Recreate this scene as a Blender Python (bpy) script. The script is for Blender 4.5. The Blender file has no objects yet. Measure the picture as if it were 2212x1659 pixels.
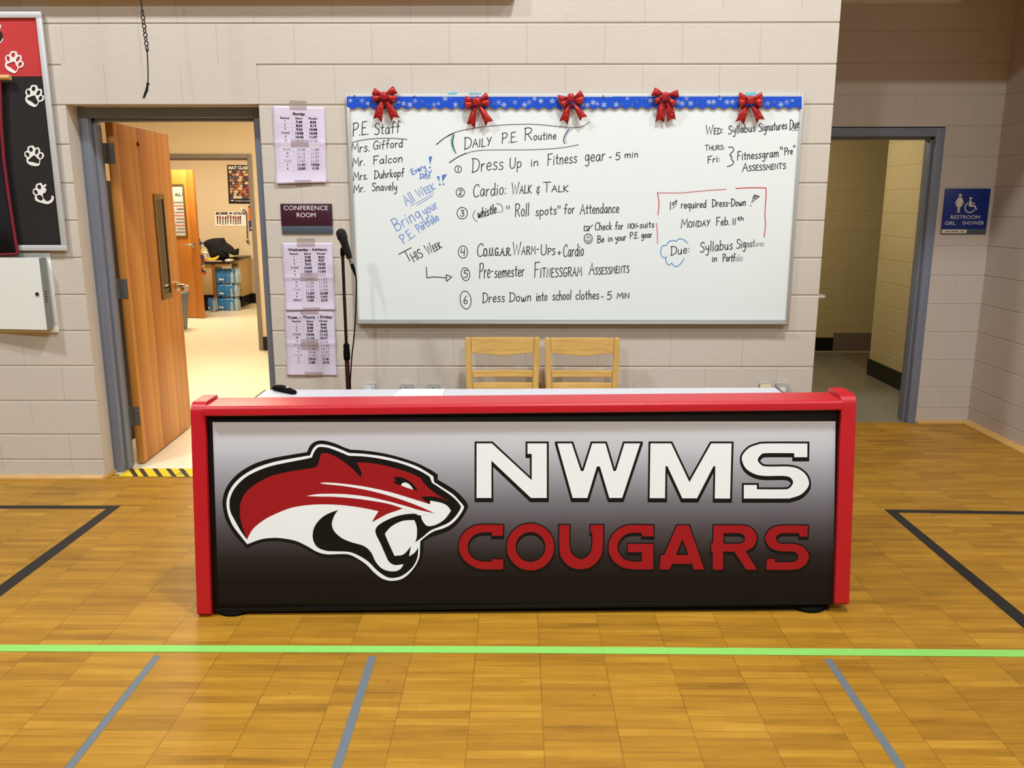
import bpy, bmesh, math, random
from mathutils import Vector, Matrix, noise
from mathutils.geometry import tessellate_polygon
random.seed(7)
S = bpy.context.scene
COL = S.collection

# ------------------------------------------------------------------ camera
FPX, PITCH, YAW, EYE = 1827.0, 0.212556, 0.0072715, 1.591
cam_d = bpy.data.cameras.new('camera')
cam_d.sensor_fit = 'HORIZONTAL'; cam_d.sensor_width = 36.0
cam_d.lens = 36.0 * FPX / 2212.0
cam_d.clip_start = 0.05; cam_d.clip_end = 100
cam = bpy.data.objects.new('camera', cam_d); COL.objects.link(cam)
cam.location = (0, 0, EYE)
cam.rotation_euler = (math.pi/2 - PITCH, 0, YAW)
S.camera = cam

# ------------------------------------------------------------------ view + world + lights
S.view_settings.view_transform = 'Standard'
S.view_settings.look = 'None'
S.view_settings.gamma = 1.0
S.view_settings.use_curve_mapping = False
S.view_settings.exposure = 0.0
wd = bpy.data.worlds.new('world'); S.world = wd; wd.use_nodes = True
wd.node_tree.nodes['Background'].inputs[0].default_value = (1.0, 0.96, 0.92, 1)
wd.node_tree.nodes['Background'].inputs[1].default_value = 0.06

def area(name, loc, target, size, power, color, shape='DISK', size_y=None):
    l = bpy.data.lights.new(name, 'AREA'); l.shape = shape; l.size = size
    if size_y: l.size_y = size_y
    l.energy = power; l.color = color
    o = bpy.data.objects.new(name, l); COL.objects.link(o); o.location = loc
    d = Vector(target) - Vector(loc)
    o.rotation_euler = d.to_track_quat('-Z', 'Y').to_euler()
    return o
GYM = (0.975, 1.0, 1.01)
# high-bay lamps of the gym, hung about 6.5 m up in two rows
for i, (lx, ly, p) in enumerate(((-4.2, 1.7, 235), (0.9, 1.9, 235), (4.4, 1.5, 130), (-3.4, -3.6, 230), (2.2, -3.6, 230))):
    area('gym_lamp', (lx, ly, 6.5), (lx*0.9, ly+0.7, 0), 0.55, p, GYM)
# fluorescent troffers of the conference room and of the office behind it
area('conference_lamp', (-2.6, 7.0, 2.7), (-2.6, 7.0, 0), 1.2, 92, (1.0, 0.88, 0.68), 'RECTANGLE', 0.6)
area('office_lamp', (-4.6, 11.4, 2.7), (-4.6, 11.4, 0), 1.2, 96, (1.0, 0.87, 0.66), 'RECTANGLE', 0.6)
# lamp of the restroom corridor
area('restroom_lamp', (2.15, 7.4, 2.55), (2.4, 8.0, 0), 0.6, 24, (1.0, 0.91, 0.72), 'RECTANGLE', 0.3)

# ------------------------------------------------------------------ photo measurements -> places
_M = cam.rotation_euler.to_matrix()
_EYE = Vector((0, 0, EYE))
def ray(px, py):
    return _M @ Vector(((px-1106.0)/FPX, -(py-829.5)/FPX, -1.0))
def on_y(px, py, y):
    d = ray(px, py); return _EYE + d*(y/d.y)
def on_z(px, py, z=0.0):
    d = ray(px, py); return _EYE + d*((z-EYE)/d.z)
def on_plane(px, py, p0, n):
    d = ray(px, py); n = Vector(n); return _EYE + d*((Vector(p0)-_EYE).dot(n)/d.dot(n))

# ------------------------------------------------------------------ materials
def lin(c):
    c = c/255.0
    return c/12.92 if c <= 0.04045 else ((c+0.055)/1.055)**2.4
def rgb(r, g, b): return (lin(r), lin(g), lin(b), 1.0)
MATS = {}
def mat(name, col, rough=0.6, metal=0.0, spec=0.4, bump=0.0, bscale=60.0, vary=0.0, vscale=8.0, stretch=None, coat=0.0, alpha=1.0):
    if name in MATS: return MATS[name]
    m = bpy.data.materials.new(name); m.use_nodes = True; MATS[name] = m
    nt = m.node_tree; P = nt.nodes['Principled BSDF']
    P.inputs['Base Color'].default_value = rgb(*col)
    P.inputs['Roughness'].default_value = rough
    P.inputs['Metallic'].default_value = metal
    P.inputs['Specular IOR Level'].default_value = spec
    P.inputs['Coat Weight'].default_value = coat
    P.inputs['Alpha'].default_value = alpha
    tc = nt.nodes.new('ShaderNodeTexCoord')
    src = tc.outputs['Object']
    if stretch:
        mp = nt.nodes.new('ShaderNodeMapping'); mp.inputs['Scale'].default_value = stretch
        nt.links.new(src, mp.inputs['Vector']); src = mp.outputs['Vector']
    n = nt.nodes.new('ShaderNodeTexNoise'); n.inputs['Scale'].default_value = vscale; n.inputs['Detail'].default_value = 4
    nt.links.new(src, n.inputs['Vector'])
    if vary:
        mx = nt.nodes.new('ShaderNodeMix'); mx.data_type = 'RGBA'
        lo = tuple(lin(c)*(1-vary) for c in col)+(1,); hi = tuple(min(1, lin(c)*(1+vary)) for c in col)+(1,)
        mx.inputs[6].default_value = lo; mx.inputs[7].default_value = hi
        nt.links.new(n.outputs['Fac'], mx.inputs[0]); nt.links.new(mx.outputs[2], P.inputs['Base Color'])
    if bump:
        n2 = nt.nodes.new('ShaderNodeTexNoise'); n2.inputs['Scale'].default_value = bscale; n2.inputs['Detail'].default_value = 3
        nt.links.new(src, n2.inputs['Vector'])
        b = nt.nodes.new('ShaderNodeBump'); b.inputs['Strength'].default_value = bump; b.inputs['Distance'].default_value = 0.004
        nt.links.new(n2.outputs['Fac'], b.inputs['Height']); nt.links.new(b.outputs['Normal'], P.inputs['Normal'])
    return m

class NT:
    """small helper to wire node graphs"""
    def __init__(s, name):
        s.m = bpy.data.materials.new(name); s.m.use_nodes = True; s.t = s.m.node_tree
        s.P = s.t.nodes['Principled BSDF']; MATS[name] = s.m
    def n(s, typ, **kw):
        q = s.t.nodes.new('ShaderNode'+typ)
        for k, v in kw.items(): setattr(q, k, v)
        return q
    def l(s, a, b): s.t.links.new(a, b)
    def val(s, q, i, v):
        if isinstance(v, (int, float)) : q.inputs[i].default_value = v
        elif isinstance(v, tuple): q.inputs[i].default_value = v
        else: s.l(v, q.inputs[i])
    def math(s, op, a, b=None, c=None):
        q = s.n('Math', operation=op); s.val(q, 0, a)
        if b is not None: s.val(q, 1, b)
        if c is not None: s.val(q, 2, c)
        return q.outputs[0]
    def mix(s, f, a, b, blend='MIX'):
        q = s.n('Mix', data_type='RGBA', blend_type=blend); s.val(q, 0, f); s.val(q, 6, a); s.val(q, 7, b); return q.outputs[2]
    def sep(s, v):
        q = s.n('SeparateXYZ'); s.l(v, q.inputs[0]); return q.outputs
    def comb(s, x, y, z):
        q = s.n('CombineXYZ'); s.val(q, 0, x); s.val(q, 1, y); s.val(q, 2, z); return q.outputs[0]
    def obj(s): return s.n('TexCoord').outputs['Object']
    def noise(s, v, scale, detail=3, rough=.5):
        q = s.n('TexNoise'); s.l(v, q.inputs['Vector']); q.inputs['Scale'].default_value = scale; q.inputs['Detail'].default_value = detail
        q.inputs['Roughness'].default_value = rough; return q.outputs['Fac']
    def ramp(s, f, pts):
        q = s.n('ValToRGB'); s.l(f, q.inputs[0]); e = q.color_ramp.elements
        while len(e) < len(pts): e.new(0.5)
        for k, (p, c) in zip(e, pts): k.position = p; k.color = c
        return q.outputs[0]
    def bump(s, h, strength, dist=.004):
        q = s.n('Bump'); s.l(h, q.inputs['Height']); q.inputs['Strength'].default_value = strength; q.inputs['Distance'].default_value = dist
        s.l(q.outputs[0], s.P.inputs['Normal'])

def block_mat(name, col, vjoint=0.16, axis='X', bump=0.5):
    """painted concrete block: pocked paint skin, faint filled head joints in running bond"""
    t = NT(name); o = t.obj(); x, y, z = t.sep(o)
    u = x if axis == 'X' else y
    uu = t.math('ADD', u, 0.364); zz = t.math('SUBTRACT', z, 0.062)
    wob = t.noise(o, 9.0, 3)
    uu = t.math('ADD', uu, t.math('MULTIPLY', t.math('SUBTRACT', wob, .5), .012))
    row = t.math('FLOOR', t.math('DIVIDE', zz, .2035))
    fx = t.math('FRACT', t.math('ADD', t.math('DIVIDE', uu, .408), t.math('MULTIPLY', t.math('FRACT', t.math('MULTIPLY', row, .5)), 1.0)))
    edge = t.math('ABSOLUTE', t.math('SUBTRACT', fx, .5))
    bf = t.n('MapRange'); t.l(edge, bf.inputs[0])
    for k_, v_ in ((1, .0045), (2, .010), (3, 1.0), (4, 0.0)): bf.inputs[k_].default_value = v_
    jm = t.math('MULTIPLY', bf.outputs[0], t.math('GREATER_THAN', t.noise(o, 3.3, 2), .40))
    big = t.noise(o, 1.7, 4)
    base = t.mix(big, tuple(lin(c)*.93 for c in col)+(1,), tuple(min(1, lin(c)*1.05) for c in col)+(1,))
    pocks = t.math('GREATER_THAN', t.noise(o, 75.0, 2), .735)
    base = t.mix(t.math('MULTIPLY', jm, vjoint), base, rgb(120, 108, 98))
    base = t.mix(t.math('MULTIPLY', pocks, .22), base, rgb(128, 112, 100))
    t.l(base, t.P.inputs['Base Color'])
    t.P.inputs['Roughness'].default_value = .55; t.P.inputs['Specular IOR Level'].default_value = .25
    h = t.math('ADD', t.math('MULTIPLY', t.noise(o, 95.0, 3), .55), t.math('MULTIPLY', t.noise(o, 24.0, 3), .7))
    h = t.math('SUBTRACT', h, t.math('MULTIPLY', pocks, .35))
    h = t.math('SUBTRACT', h, t.math('MULTIPLY', jm, .5))
    t.bump(h, bump, .003)
    return t.m

def floor_mat(name):
    """finger-block gym floor: nine inch wide columns of short hardwood strips"""
    t = NT(name); o = t.obj(); x, y, z = t.sep(o)
    cx = t.math('DIVIDE', t.math('ADD', x, .1515), .2303)
    ci = t.math('FLOOR', cx); cf = t.math('FRACT', cx)
    wn = t.n('TexWhiteNoise', noise_dimensions='1D'); t.l(ci, wn.inputs['W'])
    yy = t.math('ADD', t.math('DIVIDE', y, .0385), t.math('MULTIPLY', wn.outputs['Value'], 7.3))
    si = t.math('FLOOR', yy); sf = t.math('FRACT', yy)
    def wn2(a, b, c):
        q = t.n('TexWhiteNoise', noise_dimensions='3D'); t.l(t.comb(a, b, c), q.inputs['Vector']); return q.outputs['Value']
    r1 = wn2(ci, si, 1.0)
    half = t.math('FLOOR', t.math('ADD', t.math('MULTIPLY', cf, 2.0), t.math('MULTIPLY', wn2(ci, si, 4.0), .6)))
    r2 = wn2(ci, t.math('ADD', si, t.math('MULTIPLY', half, 77.0)), 9.0)
    r3 = wn2(ci, t.math('FLOOR', t.math('DIVIDE', si, 6.0)), 2.0)
    grain = t.noise(t.comb(t.math('MULTIPLY', x, 5.0), t.math('MULTIPLY', y, 90.0), 0.0), 1.0, 4, .6)
    streak = t.noise(t.comb(t.math('MULTIPLY', x, 2.2), t.math('MULTIPLY', y, 26.0), 3.0), 1.0, 3)
    f = t.math('ADD', t.math('MULTIPLY', r1, .17), t.math('MULTIPLY', r2, .05))
    f = t.math('ADD', f, t.math('MULTIPLY', r3, .06))
    f = t.math('ADD', f, t.math('MULTIPLY', grain, .34)); f = t.math('ADD', f, t.math('MULTIPLY', streak, .40))
    col = t.ramp(f, [(.27, rgb(120, 83, 20)), (.42, rgb(156, 111, 28)), (.57, rgb(176, 128, 35)), (.74, rgb(198, 152, 53))])
    wear = t.noise(o, 1.3, 3)
    col = t.mix(t.math('MULTIPLY', wear, .22), col, rgb(166, 112, 40))
    gapc = t.math('MAXIMUM', t.math('LESS_THAN', cf, .008), t.math('GREATER_THAN', cf, .992))
    gapc = t.math('MULTIPLY', gapc, t.math('ADD', .02, t.math('MULTIPLY', t.noise(o, 5.0, 2), .75)))
    gaps = t.math('MULTIPLY', t.math('LESS_THAN', sf, .05), t.math('GREATER_THAN', wn2(ci, si, 5.0), .45))
    gaps = t.math('MULTIPLY', gaps, .48)
    spots = t.math('MULTIPLY', t.math('GREATER_THAN', t.noise(o, 26.0, 1), .79), .45)
    dark = t.math('MAXIMUM', t.math('MAXIMUM', gapc, gaps), spots)
    col = t.mix(dark, col, rgb(84, 50, 18))
    t.l(col, t.P.inputs['Base Color'])
    t.P.inputs['Roughness'].default_value = .44; t.P.inputs['Specular IOR Level'].default_value = .30
    t.P.inputs['Coat Weight'].default_value = .05; t.P.inputs['Coat Roughness'].default_value = .3
    h = t.math('ADD', t.math('MULTIPLY', t.noise(o, 11.0, 2), .5), t.math('MULTIPLY', dark, -.4))
    t.bump(h, .12, .003)
    return t.m

def veneer_mat(name, a, b, axis='Y', width=.16, rough=.4):
    """vertical-grain veneer with broad book-matched bands"""
    t = NT(name); o = t.obj(); x, y, z = t.sep(o)
    u = {'X': x, 'Y': y}[axis]
    wob = t.noise(t.comb(t.math('MULTIPLY', u, 3.0), t.math('MULTIPLY', z, .7), 0.0), 1.6, 3)
    uw = t.math('ADD', t.math('DIVIDE', u, width), t.math('MULTIPLY', wob, 1.1))
    band = t.n('TexWhiteNoise', noise_dimensions='1D'); t.l(t.math('FLOOR', uw), band.inputs['W'])
    fr = t.math('FRACT', uw)
    g = t.noise(t.comb(t.math('MULTIPLY', u, 60.0), t.math('MULTIPLY', z, 1.6), 0.0), 1.0, 4)
    f = t.math('ADD', t.math('MULTIPLY', band.outputs['Value'], .42), t.math('MULTIPLY', fr, .30))
    f = t.math('ADD', f, t.math('MULTIPLY', g, .34))
    col = t.ramp(f, [(.2, rgb(*a)), (.8, rgb(*b))])
    t.l(col, t.P.inputs['Base Color']); t.P.inputs['Roughness'].default_value = rough
    t.P.inputs['Specular IOR Level'].default_value = .35
    return t.m

def grain_mat(name, a, b, scale=(3, 60, 60), rough=.45):
    t = NT(name); o = t.obj()
    mp = t.n('Mapping'); mp.inputs['Scale'].default_value = scale; t.l(o, mp.inputs['Vector'])
    g = t.noise(mp.outputs[0], 1.0, 5, .6)
    g2 = t.noise(o, 7.0, 2)
    f = t.math('ADD', t.math('MULTIPLY', g, .75), t.math('MULTIPLY', g2, .25))
    t.l(t.ramp(f, [(.3, rgb(*a)), (.7, rgb(*b))]), t.P.inputs['Base Color'])
    t.P.inputs['Roughness'].default_value = rough; t.P.inputs['Specular IOR Level'].default_value = .4
    return t.m

def glitter_mat(name):
    t = NT(name); o = t.obj()
    v = t.n('TexVoronoi'); t.l(o, v.inputs['Vector']); v.inputs['Scale'].default_value = 330.0
    s = t.n('SeparateColor'); t.l(v.outputs['Color'], s.inputs[0])
    col = t.ramp(s.outputs[0], [(.0, rgb(112, 8, 12)), (.5, rgb(176, 16, 20)), (.82, rgb(216, 34, 34)), (1.0, rgb(255, 120, 96))])
    t.l(col, t.P.inputs['Base Color'])
    t.P.inputs['Metallic'].default_value = .25; t.P.inputs['Roughness'].default_value = .38
    t.bump(s.outputs[1], .8, .002)
    return t.m

M_WALL = block_mat('wall_paint', (209, 200, 188))
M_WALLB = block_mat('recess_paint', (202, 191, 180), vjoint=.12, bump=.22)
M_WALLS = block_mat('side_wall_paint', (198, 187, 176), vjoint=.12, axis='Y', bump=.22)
M_CREAM = block_mat('cream_paint', (214, 196, 164), vjoint=.10, bump=.15)
M_CREAMS = block_mat('cream_side_paint', (214, 196, 164), vjoint=.10, axis='Y', bump=.15)
M_PLASTER = mat('plaster_paint', (226, 208, 178), .7, spec=.2, bump=.08, bscale=120)
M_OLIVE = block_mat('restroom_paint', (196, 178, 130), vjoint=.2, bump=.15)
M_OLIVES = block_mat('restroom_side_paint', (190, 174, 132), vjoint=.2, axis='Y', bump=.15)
M_FLOOR = floor_mat('gym_floor_wood')
M_VINYL = mat('cream_vinyl', (244, 234, 206), .32, spec=.4, vary=.05, vscale=3, bump=.03, bscale=30)
M_CONC = mat('restroom_concrete', (128, 122, 104), .28, spec=.5, vary=.12, vscale=3)
M_FRAME = mat('blue_grey_enamel', (124, 131, 147), .42, spec=.45, bump=.06, bscale=50, vary=.05, vscale=12)
M_FRAME2 = mat('brown_grey_enamel', (128, 118, 108), .5)
M_DOOR = veneer_mat('door_veneer', (170, 102, 36), (210, 146, 68), width=.10)
M_DOORX = veneer_mat('office_door_veneer', (166, 96, 32), (198, 128, 54), axis='X', width=.12)
M_DOOREDGE = mat('door_edge_wood', (150, 88, 34), .5, vary=.2, vscale=30)
M_TRIM = grain_mat('baseboard_wood', (196, 146, 78), (222, 178, 108), (4, 80, 80))
M_OAK = grain_mat('oak_varnish', (186, 142, 70), (212, 172, 98), (30, 30, 4))
M_OAKX = grain_mat('oak_varnish_rail', (188, 144, 72), (216, 176, 102), (4, 50, 50))
M_BLACKV = mat('black_vinyl_base', (18, 17, 18), .45)
M_STEEL = mat('brushed_steel', (168, 166, 160), .34, metal=.9, bump=.03, bscale=200)
M_SATIN = mat('satin_nickel', (190, 184, 170), .28, metal=1.0)
M_LEVER = mat('bright_lever_metal', (214, 214, 212), .3, metal=.35)
M_HINGE = mat('hinge_steel', (118, 116, 112), .45, metal=.55)
M_ALU = mat('aluminium_frame', (186, 186, 182), .38, metal=.35, spec=.5)
M_TRAY = mat('grey_aluminium', (140, 137, 130), .45, metal=.2)
M_ALUW = mat('pale_aluminium', (206, 208, 208), .4, metal=.15)
M_BOARD = mat('whiteboard_enamel', (234, 241, 240), .26, spec=.4)
M_INK = mat('black_marker', (36, 36, 40), .5)
M_INKG = mat('worn_black_marker', (112, 114, 116), .6)
M_INKF = mat('faded_black_marker', (178, 180, 180), .6)
M_INKB = mat('blue_marker', (126, 158, 220), .5)
M_INKBD = mat('deep_blue_marker', (88, 122, 204), .5)
M_INKC = mat('cyan_marker', (78, 152, 204), .5)
M_INKT = mat('teal_marker', (70, 176, 150), .5)
M_INKR = mat('red_marker', (204, 84, 92), .5)
M_INKP = mat('pink_marker', (226, 120, 138), .5)
M_BLUE = mat('border_blue', (14, 78, 204), .45, vary=.12, vscale=14)
M_FLAKE = mat('flake_white', (178, 202, 244), .5)
M_FLAKEB = mat('flake_blue', (78, 126, 226), .5)
M_GLIT = glitter_mat('red_glitter')
M_CYAN = mat('cyan_tape', (120, 204, 226), .5)
M_PAPER = mat('lavender_paper', (222, 212, 232), .75, spec=.15, vary=.04, vscale=9, bump=.12, bscale=22)
M_PRINT = mat('black_print', (34, 28, 38), .7)
M_PRINTL = mat('grey_print', (112, 104, 120), .7)
M_RULE = mat('table_rule_print', (196, 186, 206), .7)
M_TAPE = mat('yellowed_tape', (170, 146, 136), .45, alpha=.42)
M_MAROON = mat('maroon_sign', (66, 26, 44), .42)
M_SLATE = mat('slate_sign_strip', (78, 88, 100), .4)
M_SIGNW = mat('sign_white', (236, 232, 228), .5)
M_NAVY = mat('sign_blue', (18, 44, 128), .4)
M_SIGNC = mat('sign_cream', (222, 214, 190), .5)
M_RUBBER = mat('black_rubber', (13, 13, 13), .8, spec=.08)
M_BLK = mat('black_enamel', (16, 15, 16), .4)
M_GRILLE = mat('mic_grille', (26, 26, 27), .5, metal=.3, bump=.9, bscale=420)
M_REDWRAP = mat('dark_red_tape', (64, 18, 26), .5)
M_RED = mat('red_vinyl', (190, 20, 34), .36, spec=.5, bump=.12, bscale=260)
M_PANELBLK = mat('panel_black', (16, 14, 12), .45, spec=.22)
M_PRED = mat('print_red', (160, 22, 28), .5, spec=.25)
M_PWHITE = mat('print_white', (242, 250, 254), .5, spec=.25)
M_PBLACK = mat('print_black', (18, 15, 13), .5, spec=.22)
M_TOPW = mat('white_laminate', (204, 204, 212), .34, spec=.5)
M_GREEN = mat('green_tape', (140, 208, 100), .6, vary=.05, vscale=25, bump=.1, bscale=60)
M_GREY = mat('grey_floor_paint', (106, 115, 121), .45)
M_DARK = mat('charcoal_floor_paint', (38, 35, 34), .5, spec=.25)
M_YEL = mat('hazard_yellow', (238, 202, 40), .5)
M_HAZ = mat('hazard_black', (52, 46, 40), .6)
M_REDPAP = mat('red_paper', (200, 66, 66), .75, spec=.15, vary=.12, vscale=5, bump=.2, bscale=9)
M_BLKPAP = mat('black_paper', (44, 41, 41), .75, spec=.2, vary=.18, vscale=5, bump=.25, bscale=9)
M_WPAPER = mat('white_paper', (240, 238, 232), .7)
M_VELVET = mat('black_cloth', (20, 20, 23), .9, vary=.35, vscale=7, bump=.4, bscale=12)
M_CORD = mat('maroon_cord', (128, 26, 44), .6)
M_DOWEL = grain_mat('dowel_wood', (206, 160, 92), (232, 194, 130), (3, 60, 60))
M_CABW = mat('cabinet_white', (238, 241, 237), .4)
M_CABG = mat('cabinet_edge_shade', (132, 138, 134), .5)  # the white door's side, with its shading put into the colour
M_SCUFF = mat('dark_scuff', (46, 30, 26), .7)
M_IVORY = mat('ivory_plastic', (224, 212, 168), .4)
M_PLUGW = mat('white_plastic', (232, 232, 228), .4)
M_GLASSD = mat('dark_glass', (36, 28, 16), .12, spec=.6)
M_BRONZE = mat('bronze_lite_frame', (128, 104, 60), .4, metal=.5)
# ------------------------------------------------------------------ geometry helpers
ORG = {}
class MB:
    """collects shapes, then links them as ONE mesh object"""
    def __init__(s): s.v = []; s.f = []; s.m = []; s.mats = []; s.smooth = []
    def mi(s, m):
        if m not in s.mats: s.mats.append(m)
        return s.mats.index(m)
    def add(s, vs, fs, m, smooth=False):
        o = len(s.v); k = s.mi(m)
        s.v += [tuple(p) for p in vs]
        for f in fs: s.f.append([i+o for i in f]); s.m.append(k); s.smooth.append(smooth)
        return s
    def box(s, x0, x1, y0, y1, z0, z1, m, bev=0.0, xf=None, seg=2):
        b = bmesh.new(); bmesh.ops.create_cube(b, size=1)
        for v in b.verts: v.co = Vector((x0+(v.co.x+.5)*(x1-x0), y0+(v.co.y+.5)*(y1-y0), z0+(v.co.z+.5)*(z1-z0)))
        if bev: bmesh.ops.bevel(b, geom=list(b.edges), offset=bev, segments=seg, profile=.5, affect='EDGES')
        return s.bm(b, m, xf, bev > 0)
    def bm(s, b, m, xf=None, smooth=False):
        b.verts.index_update()
        vs = [xf(v.co.copy()) if xf else v.co.copy() for v in b.verts]
        fs = [[v.index for v in f.verts] for f in b.faces]; b.free()
        return s.add(vs, fs, m, smooth)
    def prism(s, poly, axis, a, b, m):
        """closed 2D outline extruded along an axis; outline in the two other axes (x,y / x,z / y,z)"""
        n = len(poly)
        def P(q, t): return {'x': (t, q[0], q[1]), 'y': (q[0], t, q[1]), 'z': (q[0], q[1], t)}[axis]
        vs = [P(q, a) for q in poly]+[P(q, b) for q in poly]
        fs = [[i, (i+1) % n, n+(i+1) % n, n+i] for i in range(n)]
        tr = tessellate_polygon([[Vector((q[0], q[1], 0)) for q in poly]])
        fs += [list(t) for t in tr]+[[i+n for i in t] for t in tr]
        return s.add(vs, fs, m)
    def tube(s, pts, r, m, n=10, caps=True):
        pts = [Vector(p) for p in pts]; N = len(pts)
        rr = r if isinstance(r, (list, tuple)) else [r]*N
        vs = []; fs = []; up = None
        for i, p in enumerate(pts):
            d = (pts[min(i+1, N-1)]-pts[max(i-1, 0)]).normalized()
            if up is None: up = Vector((0, 0, 1)) if abs(d.z) < .9 else Vector((1, 0, 0))
            u = (up-d*up.dot(d)).normalized(); w = d.cross(u); up = u
            for k in range(n):
                a = 2*math.pi*k/n; vs.append(p+(u*math.cos(a)+w*math.sin(a))*rr[i])
        for i in range(N-1):
            for k in range(n):
                fs.append([i*n+k, i*n+(k+1) % n, (i+1)*n+(k+1) % n, (i+1)*n+k])
        if caps: fs += [list(range(n))[::-1], [(N-1)*n+k for k in range(n)]]
        return s.add(vs, fs, m, True)
    def lathe(s, prof, c, m, n=24, axis=None):
        """profile (r, h) turned round an axis through c (default vertical)"""
        ax = Vector(axis or (0, 0, 1)).normalized()
        u = ax.orthogonal().normalized(); w = ax.cross(u); c = Vector(c)
        vs = [c+ax*h+(u*math.cos(2*math.pi*k/n)+w*math.sin(2*math.pi*k/n))*r for r, h in prof for k in range(n)]
        fs = [[i*n+k, i*n+(k+1) % n, (i+1)*n+(k+1) % n, (i+1)*n+k] for i in range(len(prof)-1) for k in range(n)]
        if prof[0][0] > 1e-6: fs.append(list(range(n))[::-1])
        if prof[-1][0] > 1e-6: fs.append([(len(prof)-1)*n+k for k in range(n)])
        return s.add(vs, fs, m, True)
    def ball(s, c, r, m, sub=2, sc=(1, 1, 1)):
        b = bmesh.new(); bmesh.ops.create_icosphere(b, subdivisions=sub, radius=r)
        c = Vector(c); return s.bm(b, m, lambda v: Vector((v.x*sc[0], v.y*sc[1], v.z*sc[2]))+c, True)
    def poly(s, pts, m, F=lambda p: p, holes=()):
        """filled flat outline, mapped into space by F"""
        loops = [[Vector((p[0], p[1], 0)) for p in L] for L in (pts,)+tuple(holes)]
        tr = tessellate_polygon(loops); fl = [p for L in loops for p in L]
        return s.add([F(p) for p in fl], [list(t) for t in tr], m)
    def ribbon(s, pts, w, m, F=lambda p: p, closed=False):
        """flat stroke of width w along 2D points, mapped by F"""
        P = [Vector((p[0], p[1])) for p in pts]; N = len(P)
        if N < 2: return s
        vs = []; 
        for i, p in enumerate(P):
            a = P[i-1] if (i or closed) else None; b = P[(i+1) % N] if (i < N-1 or closed) else None
            d1 = (p-a).normalized() if a is not None and (p-a).length > 1e-9 else None
            d2 = (b-p).normalized() if b is not None and (b-p).length > 1e-9 else None
            d1 = d1 or d2 or Vector((1, 0)); d2 = d2 or d1
            n1 = Vector((-d1.y, d1.x)); n2 = Vector((-d2.y, d2.x)); n = n1+n2
            n = n1 if n.length < 1e-4 else n.normalized()
            k = 1/max(.45, n.dot(n1))
            q = p
            if not closed and i == 0: q = p-d2*w*.4
            if not closed and i == N-1: q = p+d1*w*.4
            vs += [F(q+n*(w/2*k)), F(q-n*(w/2*k))]
        R = N if closed else N-1
        fs = [[2*i, 2*i+1, 2*((i+1) % N)+1, 2*((i+1) % N)] for i in range(R)]
        return s.add(vs, fs, m)
    def build(s, name, parent=None, at=None):
        if not s.v: return None
        me = bpy.data.meshes.new(name)
        org = ORG[parent.name] if parent else Vector(at or (0, 0, 0))
        me.from_pydata([Vector(v)-org for v in s.v], [], s.f); 
        for m in s.mats: me.materials.append(m)
        me.polygons.foreach_set('material_index', s.m)
        me.polygons.foreach_set('use_smooth', s.smooth)
        b = bmesh.new(); b.from_mesh(me); bmesh.ops.recalc_face_normals(b, faces=b.faces); b.to_mesh(me); b.free()
        if any(s.smooth):
            try: me.set_sharp_from_angle(angle=math.radians(40))
            except Exception: pass
        me.update()
        o = bpy.data.objects.new(name, me); COL.objects.link(o)
        if parent: o.parent = parent
        else: o.location = org
        ORG[o.name] = org
        return o

def tag(o, label, cat, group=None, kind=None):
    o['label'] = label; o['category'] = cat
    if group: o['group'] = group
    if kind: o['kind'] = kind
    return o
def thing(name, loc, label, cat, group=None):
    o = bpy.data.objects.new(name, None); COL.objects.link(o); o.location = loc; o.empty_display_size = .05
    ORG[o.name] = Vector(loc)
    return tag(o, label, cat, group)
def struct(mb, name, parent=None):
    o = mb.build(name, parent)
    if not parent: o['kind'] = 'structure'
    return o
def dup(root, loc, label, group=None):
    r = root.copy(); COL.objects.link(r); r.location = loc; r['label'] = label
    if group: r['group'] = group
    for ch in list(root.children):
        c = ch.copy(); COL.objects.link(c); c.parent = r
        for g in list(ch.children):
            d = g.copy(); COL.objects.link(d); d.parent = c
    return r
def smooth_pts(pts, closed=False, k=5):
    """Catmull-Rom through the points; a point with a third item is a sharp corner"""
    N = len(pts); out = []
    sharp = [len(p) > 2 for p in pts]; P = [Vector((p[0], p[1])) for p in pts]
    rng = range(N) if closed else range(N-1)
    for i in rng:
        p1, p2 = P[i], P[(i+1) % N]
        p0 = P[i-1] if (closed or i > 0) and not sharp[i] else p1
        p3 = P[(i+2) % N] if (closed or i+2 < N) and not sharp[(i+1) % N] else p2
        if p0 == p1 and p3 == p2: out.append(p1); continue
        for t in range(k):
            t /= k
            out.append(.5*((2*p1)+(p2-p0)*t+(2*p0-5*p1+4*p2-p3)*t*t+(3*p1-p0-3*p2+p3)*t**3))
    if not closed: out.append(P[-1])
    return out
_TX = {}
def text_geo(txt, bold=0.0, spacing=1.0):
    k = (txt, bold, spacing)
    if k not in _TX:
        c = bpy.data.curves.new('txt', 'FONT'); c.body = txt; c.size = 1; c.offset = bold; c.space_character = spacing; c.resolution_u = 3
        o = bpy.data.objects.new('txt', c); COL.objects.link(o)
        dg = bpy.context.evaluated_depsgraph_get(); me = o.evaluated_get(dg).to_mesh()
        vs = [v.co.copy() for v in me.vertices]; fs = [list(p.vertices) for p in me.polygons]
        o.evaluated_get(dg).to_mesh_clear(); bpy.data.objects.remove(o); bpy.data.curves.remove(c)
        xs = [v.x for v in vs] or [0, 1]
        _TX[k] = (vs, fs, min(xs), max(xs))
    return _TX[k]
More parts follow.
